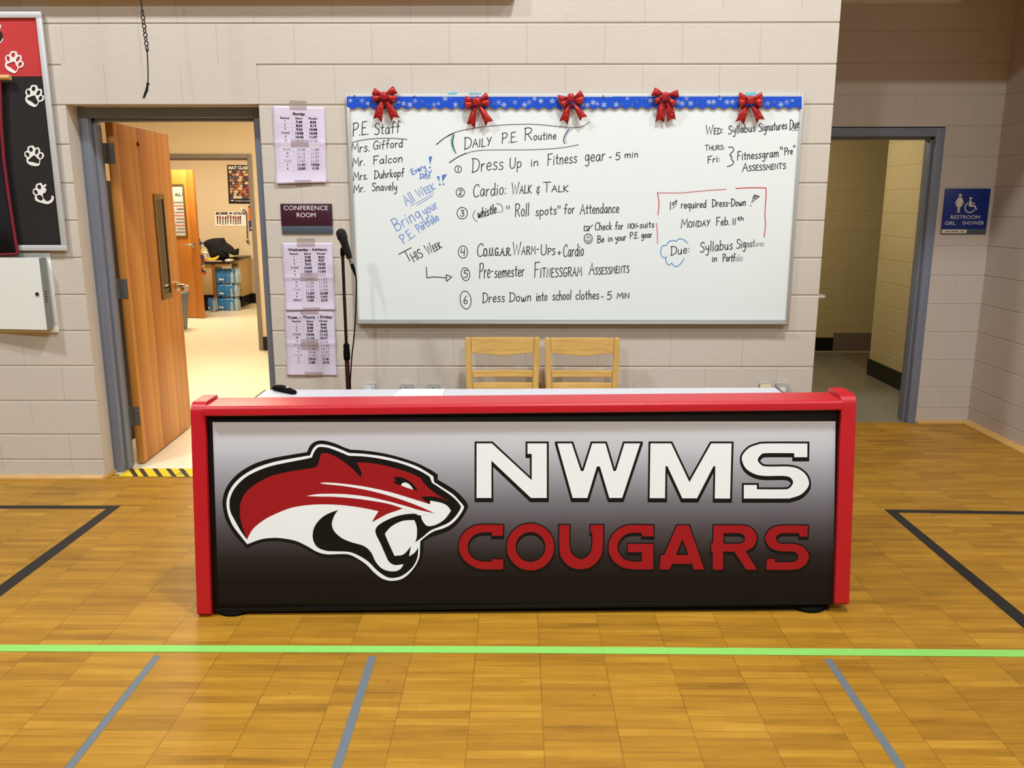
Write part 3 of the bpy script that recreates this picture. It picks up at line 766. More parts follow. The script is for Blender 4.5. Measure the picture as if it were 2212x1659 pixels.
# ------------------------------------------------------------------ surface boxes low on the wall
def outlet(px0, px1, z1, label, cover, plug=None, h=.115):
    a, b = on_y(px0, 829, W-.03).x, on_y(px1, 829, W-.03).x; c = (a+b)/2
    t = thing('outlet_box', (c, W, z1-h), label, 'electrical outlet', 'electrical boxes low on the wall')
    mb = MB(); mb.box(a+.004, b-.004, W-.040, W-.001, z1-h+.004, z1-.004, M_STEEL, .003); mb.build('box', t)
    mb = MB(); mb.box(a, b, W-.044, W-.0402, z1-h, z1, cover, .002); mb.build('cover_plate', t)
    mb = MB()
    if plug:
        for k in (-.028, .028): mb.box(c-.016, c+.016, W-.047, W-.0442, z1-h/2+k-.014, z1-h/2+k+.014, plug, .004)
        mb.lathe([(.003, 0), (.003, .001), (0, .0012)], (c, W-.0442, z1-h/2), M_STEEL, 10, (0, -1, 0))
        mb.build('receptacle', t)
    else:
        for k in (-.042, .042): mb = MB(); mb.lathe([(.0035, 0), (.003, .0012), (0, .0014)], (c, W-.0442, z1-h/2+k), M_HINGE, 10, (0, -1, 0)); mb.build('screw', t)
outlet(783, 811, .577, 'steel electrical box with pale top, nearest the microphone stand', M_ALUW, M_PLUGW)
outlet(864, 892, .577, 'plain steel electrical box, middle of the three left of the chairs', M_ALU)
outlet(922, 949, .577, 'plain steel electrical box closest to the left wooden chair', M_ALU)
outlet(1641, 1664, .583, 'small ivory outlet box right of the chairs', M_IVORY, M_IVORY)
outlet(1676, 1704, .583, 'steel outlet box with white sockets near the wall corner', M_ALU, M_PLUGW)
# ------------------------------------------------------------------ whiteboard
wx0, wx1, wz0, wz1 = -.914, 1.512, .924, 2.147
BS = W-.014                  # writing surface
wb = thing('whiteboard', (.3, W, wz0), 'large white marker board covered in handwriting, behind the table', 'whiteboard')
mb = MB(); mb.box(wx0+.012, wx1-.012, BS, W-.001, wz0+.012, wz1-.012, M_BOARD); mb.build('writing_surface', wb)
for (a, b, c, d) in ((wx0, wx0+.019, wz0, wz1), (wx1-.019, wx1, wz0, wz1)):
    mb = MB(); mb.box(a, b, BS-.009, BS-.0005, c, d, M_ALU, .002); mb.build('side_rail', wb)
mb = MB(); mb.box(wx0+.0195, wx1-.0195, BS-.009, BS-.0005, wz1-.026, wz1, M_ALUW, .002); mb.build('top_rail', wb)
mb = MB(); mb.prism([(BS-.0005, wz0), (BS-.0005, wz0+.020), (BS-.012, wz0+.016), (BS-.030, wz0+.010), (BS-.034, wz0+.004), (BS-.034, wz0)], 'x', wx0+.0195, wx1-.0195, M_TRAY); mb.build('bottom_tray', wb)
# scalloped blue snowflake border strips along the top edge
FB = lambda off: (lambda p: on_y(p[0], p[1], BS-off))
flake_n = [0]
def border(px0, px1, ytop0, ytop1, label, seed):
    r = random.Random(seed); n = int((px1-px0)/2.5)
    per = 23.6
    yt = lambda x: ytop0+(ytop1-ytop0)*(x-px0)/(px1-px0)
    bot = [(px0+(px1-px0)*i/n, yt(px0+(px1-px0)*i/n)+24.3+2.6*math.cos((px0+(px1-px0)*i/n-738.5)/per*2*math.pi)) for i in range(n+1)]
    mb = MB(); F = FB(.0105)
    vs = []; fs = []
    for i, (x, y) in enumerate(bot): vs += [F((x, yt(x))), F((x, y))]
    fs = [[2*i, 2*i+1, 2*i+3, 2*i+2] for i in range(n)]
    mb.add(vs, fs, M_BLUE)
    F2 = FB(.0120); x = px0+8; k = 0
    while x < px1-8:
        y = yt(x)+r.choice((4, 9, 12, 15, 18)); R = r.choice((3.2, 4.4, 5.8, 6.2)); m = M_FLAKE if R > 5 or r.random() < .4 else M_FLAKEB
        y = min(max(y, yt(x)+R*.7), yt(x)+22-R*.8)
        a0 = r.random()*1.0; st = k % 3
        for q in range(6):
            a = a0+q*math.pi/3; ca, sa = math.cos(a), math.sin(a)
            mb.ribbon([(x+ca*R*.15, y+sa*R*.15), (x+ca*R, y+sa*R)], .85, m, F2)
            if st != 2:
                for s in (-.6, .6):
                    mb.ribbon([(x+ca*R*.55, y+sa*R*.55), (x+ca*R*.55+math.cos(a+s)*R*.36, y+sa*R*.55+math.sin(a+s)*R*.36)], .7, m, F2)
        if st == 0: mb.ribbon([(x+R*.45*math.cos(q*math.pi/3+a0), y+R*.45*math.sin(q*math.pi/3+a0)) for q in range(6)], 1.2, m, F2, True)
        if st == 1: mb.poly([(x+R*.5*math.cos(q*math.pi/6), y+R*.5*math.sin(q*math.pi/6)) for q in range(12)], m, F2)
        x += r.uniform(9, 15); k += 1
    o = mb.build('border_strip', at=on_y((px0+px1)/2, ytop0+24, BS)); mo = o.modifiers.new('thick', 'SOLIDIFY'); mo.thickness = .0005
    tag(o, label, 'border trim', 'snowflake border strips on the whiteboard')
border(749, 1323, 208.5, 209.5, 'left length of blue snowflake border trim with scalloped edge, on the whiteboard', 3)
border(1323, 1732, 208.5, 208.5, 'right length of blue snowflake border trim with scalloped edge, on the whiteboard', 5)
# bits of cyan tape and push pins on the top rail
for (pts, lab) in (([(965, 201), (982, 198), (988, 199), (987, 203), (970, 204)], 'left scrap of pale cyan tape on the whiteboard top edge'),
                   ([(1013, 199), (1024, 200.5), (1040, 200), (1040, 202.5), (1014, 204)], 'scrap of cyan tape above the second bow'),
                   ([(1609, 200.5), (1632, 199), (1636, 204.5), (1612, 206.5)], 'scrap of bright cyan tape behind the rightmost bow')):
    mb = MB(); mb.poly(pts, M_CYAN, FB(.0100)); o = mb.build('tape_scrap', at=on_y(*pts[0], BS-.01)); mo = o.modifiers.new('t', 'SOLIDIFY'); mo.thickness = .0006
    tag(o, lab, 'tape')
for (px, py, lab) in ((766, 207, 'dark push pin left of the first bow'), (895.5, 208, 'dark push pin between the first and second bows'), (1031, 208.5, 'dark push pin above the second bow'), (1303, 207.5, 'dark push pin between the third and fourth bows'), (1554, 207.5, 'dark push pin between the fourth and fifth bows')):
    mb = MB(); c = on_y(px, py, BS-.0095); mb.lathe([(.0035, 0), (.0025, .004), (.0040, .008), (.003, .010), (0, .0105)], c, M_HINGE, 12, (0, -1, 0))
    tag(mb.build('push_pin', at=c), lab, 'push pin', 'push pins along the whiteboard top')

# glitter bows
def bow(cx, cy, loops, tails, knot, label):
    """loops: outline of each loop's open end; tails: strip outlines (zoom px of the photo)"""
    c = on_y(cx, cy, BS-.03)
    t = thing('glitter_bow', (c.x, BS-.012, c.z), label, 'bow', 'red glitter bows on the whiteboard')
    for (root, e1, e2) in loops:       # a puffed ribbon loop: pinched at the knot, wide at the outer fold
        r = on_y(*root, BS-.030); a = on_y(*e1, BS-.030); b = on_y(*e2, BS-.030)
        mb = MB(); vs = []; n = 9; nw = 4
        ax = ((a+b)/2-r); w = (a-b)
        for i in range(n*2):
            ang = i/(n*2-1)*math.pi*2*.86+.25   # round the loop, front to back
            s_ = .5-.5*math.cos(ang) ; dep = .020*math.sin(ang)*(.45+.55*s_)
            hw = .28+.72*min(1, s_*1.15)
            for j in range(nw+1):
                q = j/nw-.5
                vs.append(r+ax*s_+w*(q*hw)*(1.0)+Vector((0, -dep-.006*(1-abs(q)*2)*s_, 0)))
        fs = [[i*(nw+1)+j, i*(nw+1)+j+1, (i+1)*(nw+1)+j+1, (i+1)*(nw+1)+j] for i in range(n*2-1) for j in range(nw)]
        mb.add(vs, fs, M_GLIT, True); o = mb.build('loop', t); mo = o.modifiers.new('t', 'SOLIDIFY'); mo.thickness = .0016
    for (r1, r2, e1, v, e2, lift) in tails:
        A = [on_y(*p, BS-.026) for p in (r1, r2)]; E = [on_y(*p, BS-.014-lift) for p in (e1, v, e2)]
        mb = MB(); n = 8; vs = []
        for i in range(n+1):
            k = i/n; bulge = .010*math.sin(k*math.pi)
            l = A[0].lerp(E[0], k); m_ = ((A[0]+A[1])/2).lerp(E[1], k); q = A[1].lerp(E[2], k)
            for p, s_ in ((l, 0), (m_, .003), (q, 0)): vs.append(p+Vector((0, -bulge-s_, 0)))
        fs = [[i*3+j, i*3+j+1, i*3+j+4, i*3+j+3] for i in range(n) for j in range(2)]
        mb.add(vs, fs, M_GLIT, True); o = mb.build('tail', t); mo = o.modifiers.new('t', 'SOLIDIFY'); mo.thickness = .0014
    kx, ky, kw, kh = knot
    k0 = on_y(kx, ky, BS-.046); R = kw*W/1827/2*1.0; Hh = kh*W/1827/2
    mb = MB(); b = bmesh.new(); bmesh.ops.create_uvsphere(b, u_segments=16, v_segments=10, radius=1)
    for v in b.verts:
        f = 1/max(abs(v.co.x), abs(v.co.z), .72)**.6
        v.co = Vector((k0.x+v.co.x*R*min(f, 1.2), k0.y+v.co.y*.016, k0.z+v.co.z*Hh*min(f, 1.2)))
    mb.bm(b, M_GLIT, None, True); mb.build('knot', t)
    return t
Z1 = lambda pts, ox, oy, s=7.373: [(ox+x/s, oy+y/s) for x, y in pts]
def bz(ox, oy, loops, tails, knot, label, s=7.373):
    L_ = [tuple(Z1(l, ox, oy, s)) for l in loops]; T_ = [tuple(Z1(t[:5], ox, oy, s))+(t[5],) for t in tails]
    k = (ox+knot[0]/s, oy+knot[1]/s, knot[2]/s, knot[3]/s)
    bow(k[0], k[1], L_, T_, k, label)
bz(780, 180, [((330, 175), (212, 75), (168, 180)), ((330, 215), (165, 205), (200, 300)), ((395, 175), (520, 48), (580, 150)), ((395, 215), (582, 205), (545, 315))],
   [((300, 250), (385, 250), (190, 565), (270, 548), (330, 635), .012), ((345, 250), (450, 250), (485, 605), (520, 540), (618, 550), .006)], (360, 200, 115, 120),
   'red glitter bow at the left end of the whiteboard, above the staff list')
bz(780, 180, [((1800, 280), (1665, 200), (1640, 300)), ((1800, 310), (1640, 310), (1685, 425)), ((1880, 280), (1995, 145), (2040, 230)), ((1880, 310), (2050, 265), (2030, 370))],
   [((1790, 350), (1850, 350), (1680, 655), (1750, 650), (1815, 720), .004), ((1850, 345), (1910, 345), (1985, 690), (2020, 620), (2105, 600), .016)], (1842, 290, 120, 125),
   'second red glitter bow from the left, above the routine heading')
bz(1180, 180, [((350, 235), (180, 190), (195, 290)), ((360, 280), (195, 300), (265, 395)), ((440, 235), (550, 108), (600, 200)), ((440, 275), (600, 210), (575, 345))],
   [((325, 320), (400, 320), (208, 610), (280, 585), (345, 655), .006), ((400, 310), (470, 320), (540, 605), (575, 545), (655, 530), .020)], (390, 230, 105, 125),
   'middle red glitter bow of the five on the whiteboard')
bz(1180, 180, [((1860, 180), (1725, 70), (1670, 185)), ((1860, 225), (1720, 245), (1725, 340)), ((1940, 180), (2095, 105), (2115, 215)), ((1930, 235), (2075, 300), (2010, 385))],
   [((1790, 280), (1895, 280), (1735, 620), (1800, 575), (1880, 630), .006), ((1895, 280), (1985, 290), (1925, 620), (1985, 570), (2065, 575), .006)], (1898, 210, 105, 130),
   'fourth red glitter bow from the left, tails hanging straight')
bz(1530, 180, [((755, 290), (588, 178), (572, 330)), ((755, 330), (568, 320), (605, 470)), ((865, 290), (1022, 168), (1045, 320)), ((865, 330), (1045, 310), (1000, 480))],
   [((650, 430), (780, 440), (515, 742), (610, 705), (675, 795), .008), ((805, 440), (905, 430), (925, 775), (965, 690), (1080, 690), .008)], (808, 320, 130, 150),
   'red glitter bow at the right end, beside the cyan tape scrap', 8.848)

# ------------------------------------------------------------------ handwriting (single-stroke letters)
G = {}
for ln in '''A 7;0,0 3.5,10 7,0|1.5,4 5.8,4
B 6;.5,0 .5,10|~0,10 4,9.7 5,8 4,5.8 1,5.4 4.5,4.8 6,2.8 4.5,.4 .3,0
C 6;~6,8.2 5,9.8 3,9.8 .8,7.5 .3,4 1.5,.8 3.8,0 6,1.2
D 7;1,0 1,9.6|~0,9.8 3.5,9.6 6.5,7.5 6.8,4 5,1 .5,-.2
E 5;5,10 .5,9.8 .4,0 5,.2|.4,5.2 4.2,5.4
F 5.5;.5,0 .5,10|0,10 5.5,10.3|.5,5.3 4,5.5
G 6.5;~6,8.5 4.8,9.8 2.8,9.7 .7,7.3 .3,3.5 1.6,.5 4,0 5.8,1.2 6,4|3.6,4.2 6.5,4.3
H 6.5;.4,0 .4,10|6,0 6,10|.4,5 6,5.2
I 1.5;.7,0 .7,10
K 6;.4,0 .4,10|5.8,10 .5,4.6 6,0
L 5;.5,10 .4,0 5,.3
M 8;0,0 1,10 4,3.5 7,10 8,0
N 6.5;.4,0 .5,10 6,.2 6.1,10
O 7;~3.5,10 1,8.5 .2,5 1.2,1.2 3.5,0 6,1.5 6.8,5 5.8,8.6 3.5,10
P 6;.7,0 .7,10|~0,9.6 3,10.2 5.8,9 5.6,6.5 3.5,5 .8,4.8
R 6.5;.7,0 .7,10|~0,9.6 3,10.2 5.6,9 5.3,6.6 3.2,5.3 .8,5.1|2.6,5.2 6.3,0
S 5.5;~5.2,8.6 3.6,10 1.2,9.3 .8,7.2 2.6,5.6 4.8,4 5,1.6 3,0 .2,.8
T 6.5;3.2,0 3.2,10|0,10 6.5,10.2
U 6.5;~.4,10 .5,3 1.8,.3 4,.2 5.8,2.5 6,10
W 9;0,10 2,0 4.4,8 6.4,0 9,10
Y 6;0,10 3,5|6,10 1.8,0
a 5;~4.2,5 2.5,5.6 .6,4 .4,1.5 1.8,.1 3.4,1 4.3,4.8|4.3,5.3 4.4,1 5,.1
b 4.8;.4,10 .4,0|~.4,4 2.4,5.6 4.3,4.3 4.4,1.8 2.8,.1 .4,.8
c 4;~3.9,4.6 2.4,5.6 .6,4 .4,1.6 1.8,.1 4,.8
d 5;~4.2,4.6 2.5,5.5 .6,4 .4,1.5 1.8,.1 3.4,.7 4.3,3|4.3,10 4.5,.1
e 4.4;~.5,2.8 4,3.2 3.6,5 2.2,5.7 .6,4 .5,1.6 2,.1 4.3,.9
f 4.2;~4.2,9.3 3,10.2 1.9,8.8 1.7,0|0,5.3 3.8,5.6
g 4.8;~4,4.8 2.4,5.6 .6,4.2 .5,2.2 1.8,.8 3.4,1.6 4.2,5|~4.3,5.4 4.3,-2 3,-4 .5,-3.2
h 4.6;.4,10 .4,0|~.4,3.4 2,5.5 3.7,5 4,2.5 4.1,0
i 1.4;.6,5.4 .7,0|.7,7.2 .8,7.7
k 4.4;.4,10 .4,0|3.8,5.4 .5,2.4 4.3,0
l 1.4;.7,10 .7,0
m 7;.4,5.4 .4,0|~.4,3.4 1.6,5.4 3,5 3.3,0|~3.3,3.4 4.8,5.5 6.3,5 6.6,0
n 4.6;.4,5.4 .4,0|~.4,3.4 2,5.6 3.7,5 4.1,0
o 4.6;~2.3,5.6 .7,4.4 .4,2 1.6,.2 3.2,.4 4.3,2.6 3.8,4.8 2.3,5.6
p 4.8;.4,5.6 .4,-4|~.4,4.4 2.4,5.6 4.3,4.3 4.3,1.8 2.8,.2 .5,1
q 4.8;~4.2,5 2.4,5.6 .6,4 .5,1.8 1.8,.3 3.6,1.2 4.2,4|4.3,5.4 4.3,-4
r 3.6;.5,5.4 .5,0|~.5,3 1.6,5 3.4,5.4
s 4;~3.7,4.9 2.2,5.6 .8,4.6 1.4,3.2 3.2,2.4 3.6,1 2.2,0 .2,.6
t 3.6;1.8,8.6 1.7,.6 3.2,.2|0,5.6 3.6,5.8
u 4.8;~.4,5.4 .5,1.5 1.8,.1 3.5,1 4.1,5.4|4.1,5.4 4.4,0
v 4.4;.2,5.4 2.2,.2 4.2,5.6
w 6.4;~.2,5.4 1.2,.4 2.4,.6 3.2,4|~3.2,4 3.8,.5 5.2,.6 6.2,5.5
y 4.6;~.3,5.5 .6,2.6 2.2,1.8 3.9,3|~4.1,5.5 3.9,-1.5 2.8,-4 .6,-3.4
1 1.5;.7,10 .7,0
2 5;~.4,8 2,10 4.2,9 4,6.5 .4,.3 2,.8 5,.2
3 5;~.5,9.3 3,10 4.4,8 2,5.5 4.6,4.2 4.3,1 2,0 .2,1.2
4 5;.6,10 .3,4.5 4.5,4.8|4,10 3.8,0
5 5;4.8,10 1,10 .8,5.8|~.8,5.8 3.2,6.3 4.8,4 4,1 2,0 .2,1
6 4.5;~2.8,10 .8,6 .4,2.5 1.6,.2 3.4,.6 4,3 2.6,4.8 .8,3.6
. 1.2;.4,0 .6,.5
: 1.6;.6,.6 .7,1.1|.6,4.4 .7,4.9
- 3;.2,4 2.8,4.2
& 5;~4.4,9 2.4,9.6 1,8 3,6.2 .6,4.4 1.6,2 4.6,3.2|2.8,10 2.8,11|2.8,1.6 2.6,-1'''.split('\n'):
    ch_, rest = ln[0], ln[2:]; w_, st = rest.split(';')
    G[ch_] = (float(w_), [(s.startswith('~'), [tuple(map(float, q.split(','))) for q in s.lstrip('~').split()]) for s in st.split('|')])
jr = random.Random(11)
def write(mb, txt, x0, y0, x1, y1, cap, m, sc=0, pen=2.5, lay=.0008):
    """one word or line from baseline (x0,y0) to (x1,y1) in photo pixels; sc>0: lower case as small capitals of that scale"""
    g = []; cur = 0.0
    for c in txt:
        if c == ' ': cur += 4; continue
        k = 1.0
        if sc and c.islower(): c = c.upper(); k = sc
        w_, st = G[c]; g.append((cur, k, w_*k, st)); cur += w_*k+(1.5 if not sc else 1.3)
    L_ = cur-1.4; d = Vector((x1-x0, y1-y0)); Ln = d.length; d /= Ln; up = Vector((d.y, -d.x))
    sx = Ln/L_; sy = cap/10
    up = Vector((.04, -1.0)) if abs(d.y) < .35 else up
    for (cx_, k, w_, st) in g:
        jy = jr.uniform(-.3, .3)
        for sm, pts in st:
            q = smooth_pts(pts, False, 4) if sm else [Vector(p) for p in pts]
            P = []
            for p in q:
                b = Vector((x0, y0))+d*((cx_+p[0]*k)*sx)+up*((p[1]*k+jy)*sy); P.append(b)
            lay += .000012; mb.ribbon(P, pen, m, FB(lay))
def strokes(mb, lines, m, pen=2.5, sm=True, lay=.0009):
    w1 = MB()
    for l in lines: lay += .000012; w1.ribbon(smooth_pts(l, False, 6) if sm and len(l) > 2 else [Vector(p[:2]) for p in l], pen*.88, m, FB(lay))
    w1.build('marker_stroke', wb)
def zp(ox, oy, s, pts): return [((ox+p[0]/s, oy+p[1]/s)+tuple(p[2:])) for p in pts]
A = lambda *p: zp(730, 170, 4.74, p)
Bq = lambda *p: zp(840, 400, 5.531, p)
Cq = lambda *p: zp(930, 240, 4.424, p)
Dq = lambda *p: zp(970, 460, 4.7064, p)
Eq = lambda *p: zp(1380, 180, 5.53, p)
Fq = lambda *p: zp(1390, 380, 4.88, p)
def wz(mb, Q, txt, p0, p1, cap, m, sc=0, pen=1.8):
    (a,), (b,) = Q(p0), Q(p1); s = {A: 4.74, Bq: 5.531, Cq: 4.424, Dq: 4.7064, Eq: 5.53, Fq: 4.88}[Q]
    w1 = MB(); write(w1, txt, a[0], a[1], b[0], b[1], cap/s, m, sc, pen); w1.build('handwritten_word', wb)
mb = MB()     # staff list
wz(mb, A, 'P.E.', (150, 590), (312, 572), 135, M_INK, pen=1.9); wz(mb, A, 'Staff', (372, 575), (635, 552), 118, M_INK, pen=1.9)
strokes(mb, [A((148, 652), (250, 628), (400, 612), (550, 610), (706, 621))], M_INKG, 2.2)

wz(mb, A, 'Mrs.', (138, 762), (325, 738), 96, M_INK); wz(mb, A, 'Gifford', (362, 725), (662, 700), 84, M_INK)

wz(mb, A, 'Mr.', (150, 900), (275, 882), 88, M_INK); wz(mb, A, 'Falcon', (362, 875), (662, 850), 82, M_INK)

wz(mb, A, 'Mrs.', (160, 1043), (305, 1028), 82, M_INK); wz(mb, A, 'Duhrkopf', (370, 1025), (676, 1000), 82, M_INK)

wz(mb, A, 'Mr.', (162, 1170), (275, 1152), 78, M_INK); wz(mb, A, 'Snavely', (348, 1150), (604, 1142), 82, M_INK)

mb = MB()     # blue notes
wz(mb, A, 'Every', (762, 983), (904, 918), 56, M_INKBD, pen=1.9); wz(mb, A, 'Day', (838, 1024), (952, 986), 48, M_INKBD, .95, 1.9)
strokes(mb, [A((878, 1020), (945, 990)), A((905, 1030), (946, 1008))], M_INKBD, 1.5)
for tri in (((928, 800), (966, 792), (944, 882)), ((1010, 1002), (1040, 996), (1038, 1056)), ((1064, 986), (1118, 977), (1070, 1056))):
    w1 = MB(); w1.poly(A(*tri), M_INKBD, FB(.0009)); w1.build('exclamation_wedge', wb)
for c_ in ((942, 908), (1043, 1082), (1080, 1080)):
    w1 = MB(); w1.poly([(A(c_)[0][0]+2.3*math.cos(t), A(c_)[0][1]+2.0*math.sin(t)) for t in [k*.628 for k in range(10)]], M_INKBD, FB(.0009)); w1.build('exclamation_dot', wb)

wz(mb, A, 'All', (704, 1302), (792, 1248), 108, M_INKB, pen=2.0); wz(mb, A, 'Week', (832, 1222), (1000, 1128), 92, M_INKB, .72, 2.0)
strokes(mb, [A((740, 1303), (860, 1240), (985, 1170)), A((808, 1296), (970, 1200))], M_INKB, 1.3)

wz(mb, A, 'Bring', (598, 1560), (862, 1416), 130, M_INKB, pen=2.0); wz(mb, A, 'your', (890, 1400), (1030, 1314), 98, M_INKB, pen=2.0)
wz(mb, Bq, 'P.E.', (180, 702), (318, 600), 108, M_INKB, pen=2.1); wz(mb, Bq, 'Portfolio', (362, 566), (606, 412), 98, M_INKB, pen=2.1)

mb = MB()     # routine list
strokes(mb, [Cq((55, 320), (130, 260), (230, 205), (400, 165), (600, 140), (800, 127), (1000, 126), (1200, 145), (1350, 158), (1450, 146), (1522, 102))], M_INKG, 2.0)
strokes(mb, [Cq((180, 492), (260, 440), (380, 392), (500, 374), (700, 370), (900, 370), (1100, 363), (1250, 350), (1415, 322))], M_INKG, 1.8)
strokes(mb, [Cq((55, 320), (130, 260), (230, 205)), Cq((180, 492), (260, 440), (340, 402)), Cq((225, 228), (212, 290), (222, 350), (242, 402)), Cq((1322, 170), (1290, 220), (1272, 270), (1280, 310))], M_INK, 2.2)
wz(mb, Cq, 'Daily', (318, 362), (578, 328), 112, M_INK, .70); wz(mb, Cq, 'P.E.', (680, 308), (832, 290), 96, M_INK); wz(mb, Cq, 'R', (895, 282), (972, 276), 118, M_INK)
wz(mb, Cq, 'outine', (985, 276), (1200, 268), 78, M_INK, 0)

for i, (q, c_, rx, ry) in enumerate(((Cq, (264, 555), 7.2, 7.4), (Cq, (285, 778), 9.0, 9.7), (Cq, (303, 975), 11.2, 12.4), (Dq, (142, 397), 10.0, 13.2), (Dq, (167, 622), 9.2, 14.0), (Dq, (168, 885), 11.8, 19.3))):
    (cc,) = q(c_)
    mb.ribbon([(cc[0]+rx*math.cos(t*math.pi/12)+.25*ry*math.sin(t*math.pi/12)*(.35 if i > 3 else 0), cc[1]+ry*math.sin(t*math.pi/12)) for t in range(24)], 1.6, M_INK, FB(.0008), True)
    h = (8.5, 11, 13, 15, 16, 17)[i]; w2 = (1.0, 3.4, 4.0, 4.8, 4.5, 4.4)[i]
    write(mb, '123456'[i], cc[0]-w2, cc[1]+h/2, cc[0]+w2, cc[1]+h/2, h, M_INK, 0, 1.7); mb.build('circled_number', wb); mb = MB()
for a in (('Dress', (392, 583), (695, 555), 132), ('Up', (755, 552), (868, 540), 100), ('in', (957, 528), (1030, 522), 78), ('Fitness', (1118, 516), (1398, 492), 105),
          ('gear', (1475, 482), (1668, 472), 112), ('-', (1706, 460), (1730, 458), 45), ('5', (1768, 466), (1812, 462), 68), ('min', (1856, 446), (1984, 440), 62),
          ): wz(mb, Cq, *a, M_INK)
wz(mb, Cq, 'Cardio:', (408, 822), (724, 792), 120, M_INK)
wz(mb, Cq, 'Walk', (775, 795), (962, 780), 112, M_INK, .68); wz(mb, Cq, '&', (1010, 795), (1046, 792), 70, M_INK); wz(mb, Cq, 'Talk', (1075, 775), (1312, 772), 92, M_INK, .66)

strokes(mb, [Cq((428, 948), (407, 990), (415, 1030), (446, 1056)), Cq((630, 882), (675, 896), (690, 935), (680, 972))], M_INKG, 1.7)
wz(mb, Cq, 'whistle', (452, 1022), (628, 975), 92, M_INK, 0, 2.1); wz(mb, Cq, '..', (640, 968), (664, 962), 60, M_INK, 0, 1.7)
strokes(mb, [Cq((728, 908), (733, 936)), Cq((750, 904), (755, 932)), Cq((1216, 905), (1221, 930)), Cq((1236, 902), (1238, 928))], M_INK, 2.0)
for a in (('Roll', (806, 1010), (940, 1002), 122), ('spots', (1004, 1000), (1204, 986), 88), ('for', (1276, 985), (1376, 978), 92), ('Attendance', (1430, 985), (1800, 970), 96)): wz(mb, Cq, *a, M_INK)

strokes(mb, [Cq((1468, 1100), (1515, 1100), (1513, 1142), (1468, 1142), (1468, 1100)), Cq((1490, 1115), (1503, 1136), (1548, 1088))], M_INK, 1.9, False)
wz(mb, Cq, 'Check', (1572, 1138), (1732, 1132), 72, M_INK, 0, 1.7); wz(mb, Cq, 'for', (1764, 1134), (1840, 1130), 72, M_INK, 0, 1.7)
wz(mb, Cq, 'NON-', (1884, 1122), (1990, 1118), 46, M_INK, 0, 1.7); wz(mb, Cq, 'suits', (2000, 1116), (2136, 1110), 62, M_INK, 0, 1.7)

(cc,) = Dq((1415, 262)); mb = MB(); mb.ribbon([(cc[0]+8.7*math.cos(t*math.pi/10), cc[1]+10.4*math.sin(t*math.pi/10)) for t in range(20)], 1.7, M_INK, FB(.0008), True); mb.build('smiley_circle', wb)
strokes(mb, [Dq((1405, 238), (1408, 256)), Dq((1423, 236), (1425, 254)), Dq((1394, 272), (1412, 292), (1432, 282), (1438, 262))], M_INK, 1.7)
for a in (('Be', (1508, 304), (1576, 298), 72), ('in', (1617, 292), (1662, 288), 62), ('your', (1690, 285), (1800, 274), 68), ('P.E.', (1838, 262), (1926, 254), 62), ('gear', (1956, 256), (2064, 248), 66)): wz(mb, Dq, *a, M_INK, 0, 1.7)

wz(mb, Dq, 'C', (284, 446), (345, 440), 128, M_INK); wz(mb, Dq, 'o.u.g.a.r.', (350, 436), (630, 430), 100, M_INK, .76, 2.2)
wz(mb, Dq, 'Warm-', (648, 430), (912, 420), 130, M_INK, .62); wz(mb, Dq, 'Ups', (932, 424), (1076, 424), 104, M_INK, .62)
strokes(mb, [Dq((1106, 405), (1136, 404)), Dq((1120, 388), (1121, 424))], M_INK, 2.0); wz(mb, Dq, 'Cardio', (1162, 444), (1368, 436), 122, M_INK)

wz(mb, Dq, 'Pre-', (306, 670), (446, 650), 150, M_INK); wz(mb, Dq, 'semester', (462, 660), (764, 638), 118, M_INK)
wz(mb, Dq, 'Fitnessgram', (866, 655), (1346, 640), 150, M_INK, .60); wz(mb, Dq, 'Assessments', (1424, 630), (1828, 604), 116, M_INK, .60)

for a in (('Dress', (338, 914), (565, 902), 100), ('Down', (612, 904), (834, 895), 92), ('into', (886, 895), (996, 890), 92), ('school', (1052, 888), (1240, 882), 96), ('clothes', (1288, 880), (1524, 876), 92),
          ('-', (1546, 874), (1568, 872), 50), ('5', (1606, 884), (1652, 878), 78)): wz(mb, Dq, *a, M_INK)
wz(mb, Dq, 'Min', (1708, 872), (1830, 864), 56, M_INK, .9)

wz(mb, Bq, 'T', (180, 945), (330, 868), 132, M_INK); wz(mb, Bq, 'his', (300, 915), (415, 852), 108, M_INK, .95); wz(mb, Bq, 'Week', (470, 828), (634, 745), 118, M_INK, .62)

strokes(mb, [Bq((447, 980), (450, 1050), (456, 1108, 1), (550, 1096), (690, 1110)), Bq((685, 1070, 1), (750, 1097, 1), (690, 1148, 1), (685, 1070, 1))], M_INK, 2.0)

mb = MB()
strokes(mb, [Cq((210, 220), (197, 280), (205, 340), (217, 380)), Cq((222, 222), (206, 285), (212, 340))], M_INKT, 1.8)

strokes(mb, [Cq((1352, 170), (1310, 210), (1290, 260), (1297, 308))], M_INKC, 1.5)

strokes(mb, [Fq((465, 710), (430, 675), (380, 662), (345, 690, 1), (310, 680), (265, 695), (245, 730, 1), (200, 740), (181, 790), (196, 850), (240, 865)), Fq((242, 850), (235, 890), (265, 940), (298, 915, 1), (332, 955), (380, 938), (430, 868))], M_INKC, 2.0)

mb = MB()
strokes(mb, [Fq((148, 178, 1), (162, 260), (160, 340), (152, 410)), Fq((975, 132), (1130, 124), (1290, 126, 1), (1293, 200), (1280, 400), (1286, 520), (1272, 645))], M_INKR, 2.4)
strokes(mb, [Fq((148, 178), (400, 178), (600, 160), (870, 140))], M_INKR, 1.6); strokes(mb, [Fq((138, 498), (146, 600), (148, 712))], M_INKP, 2.4)

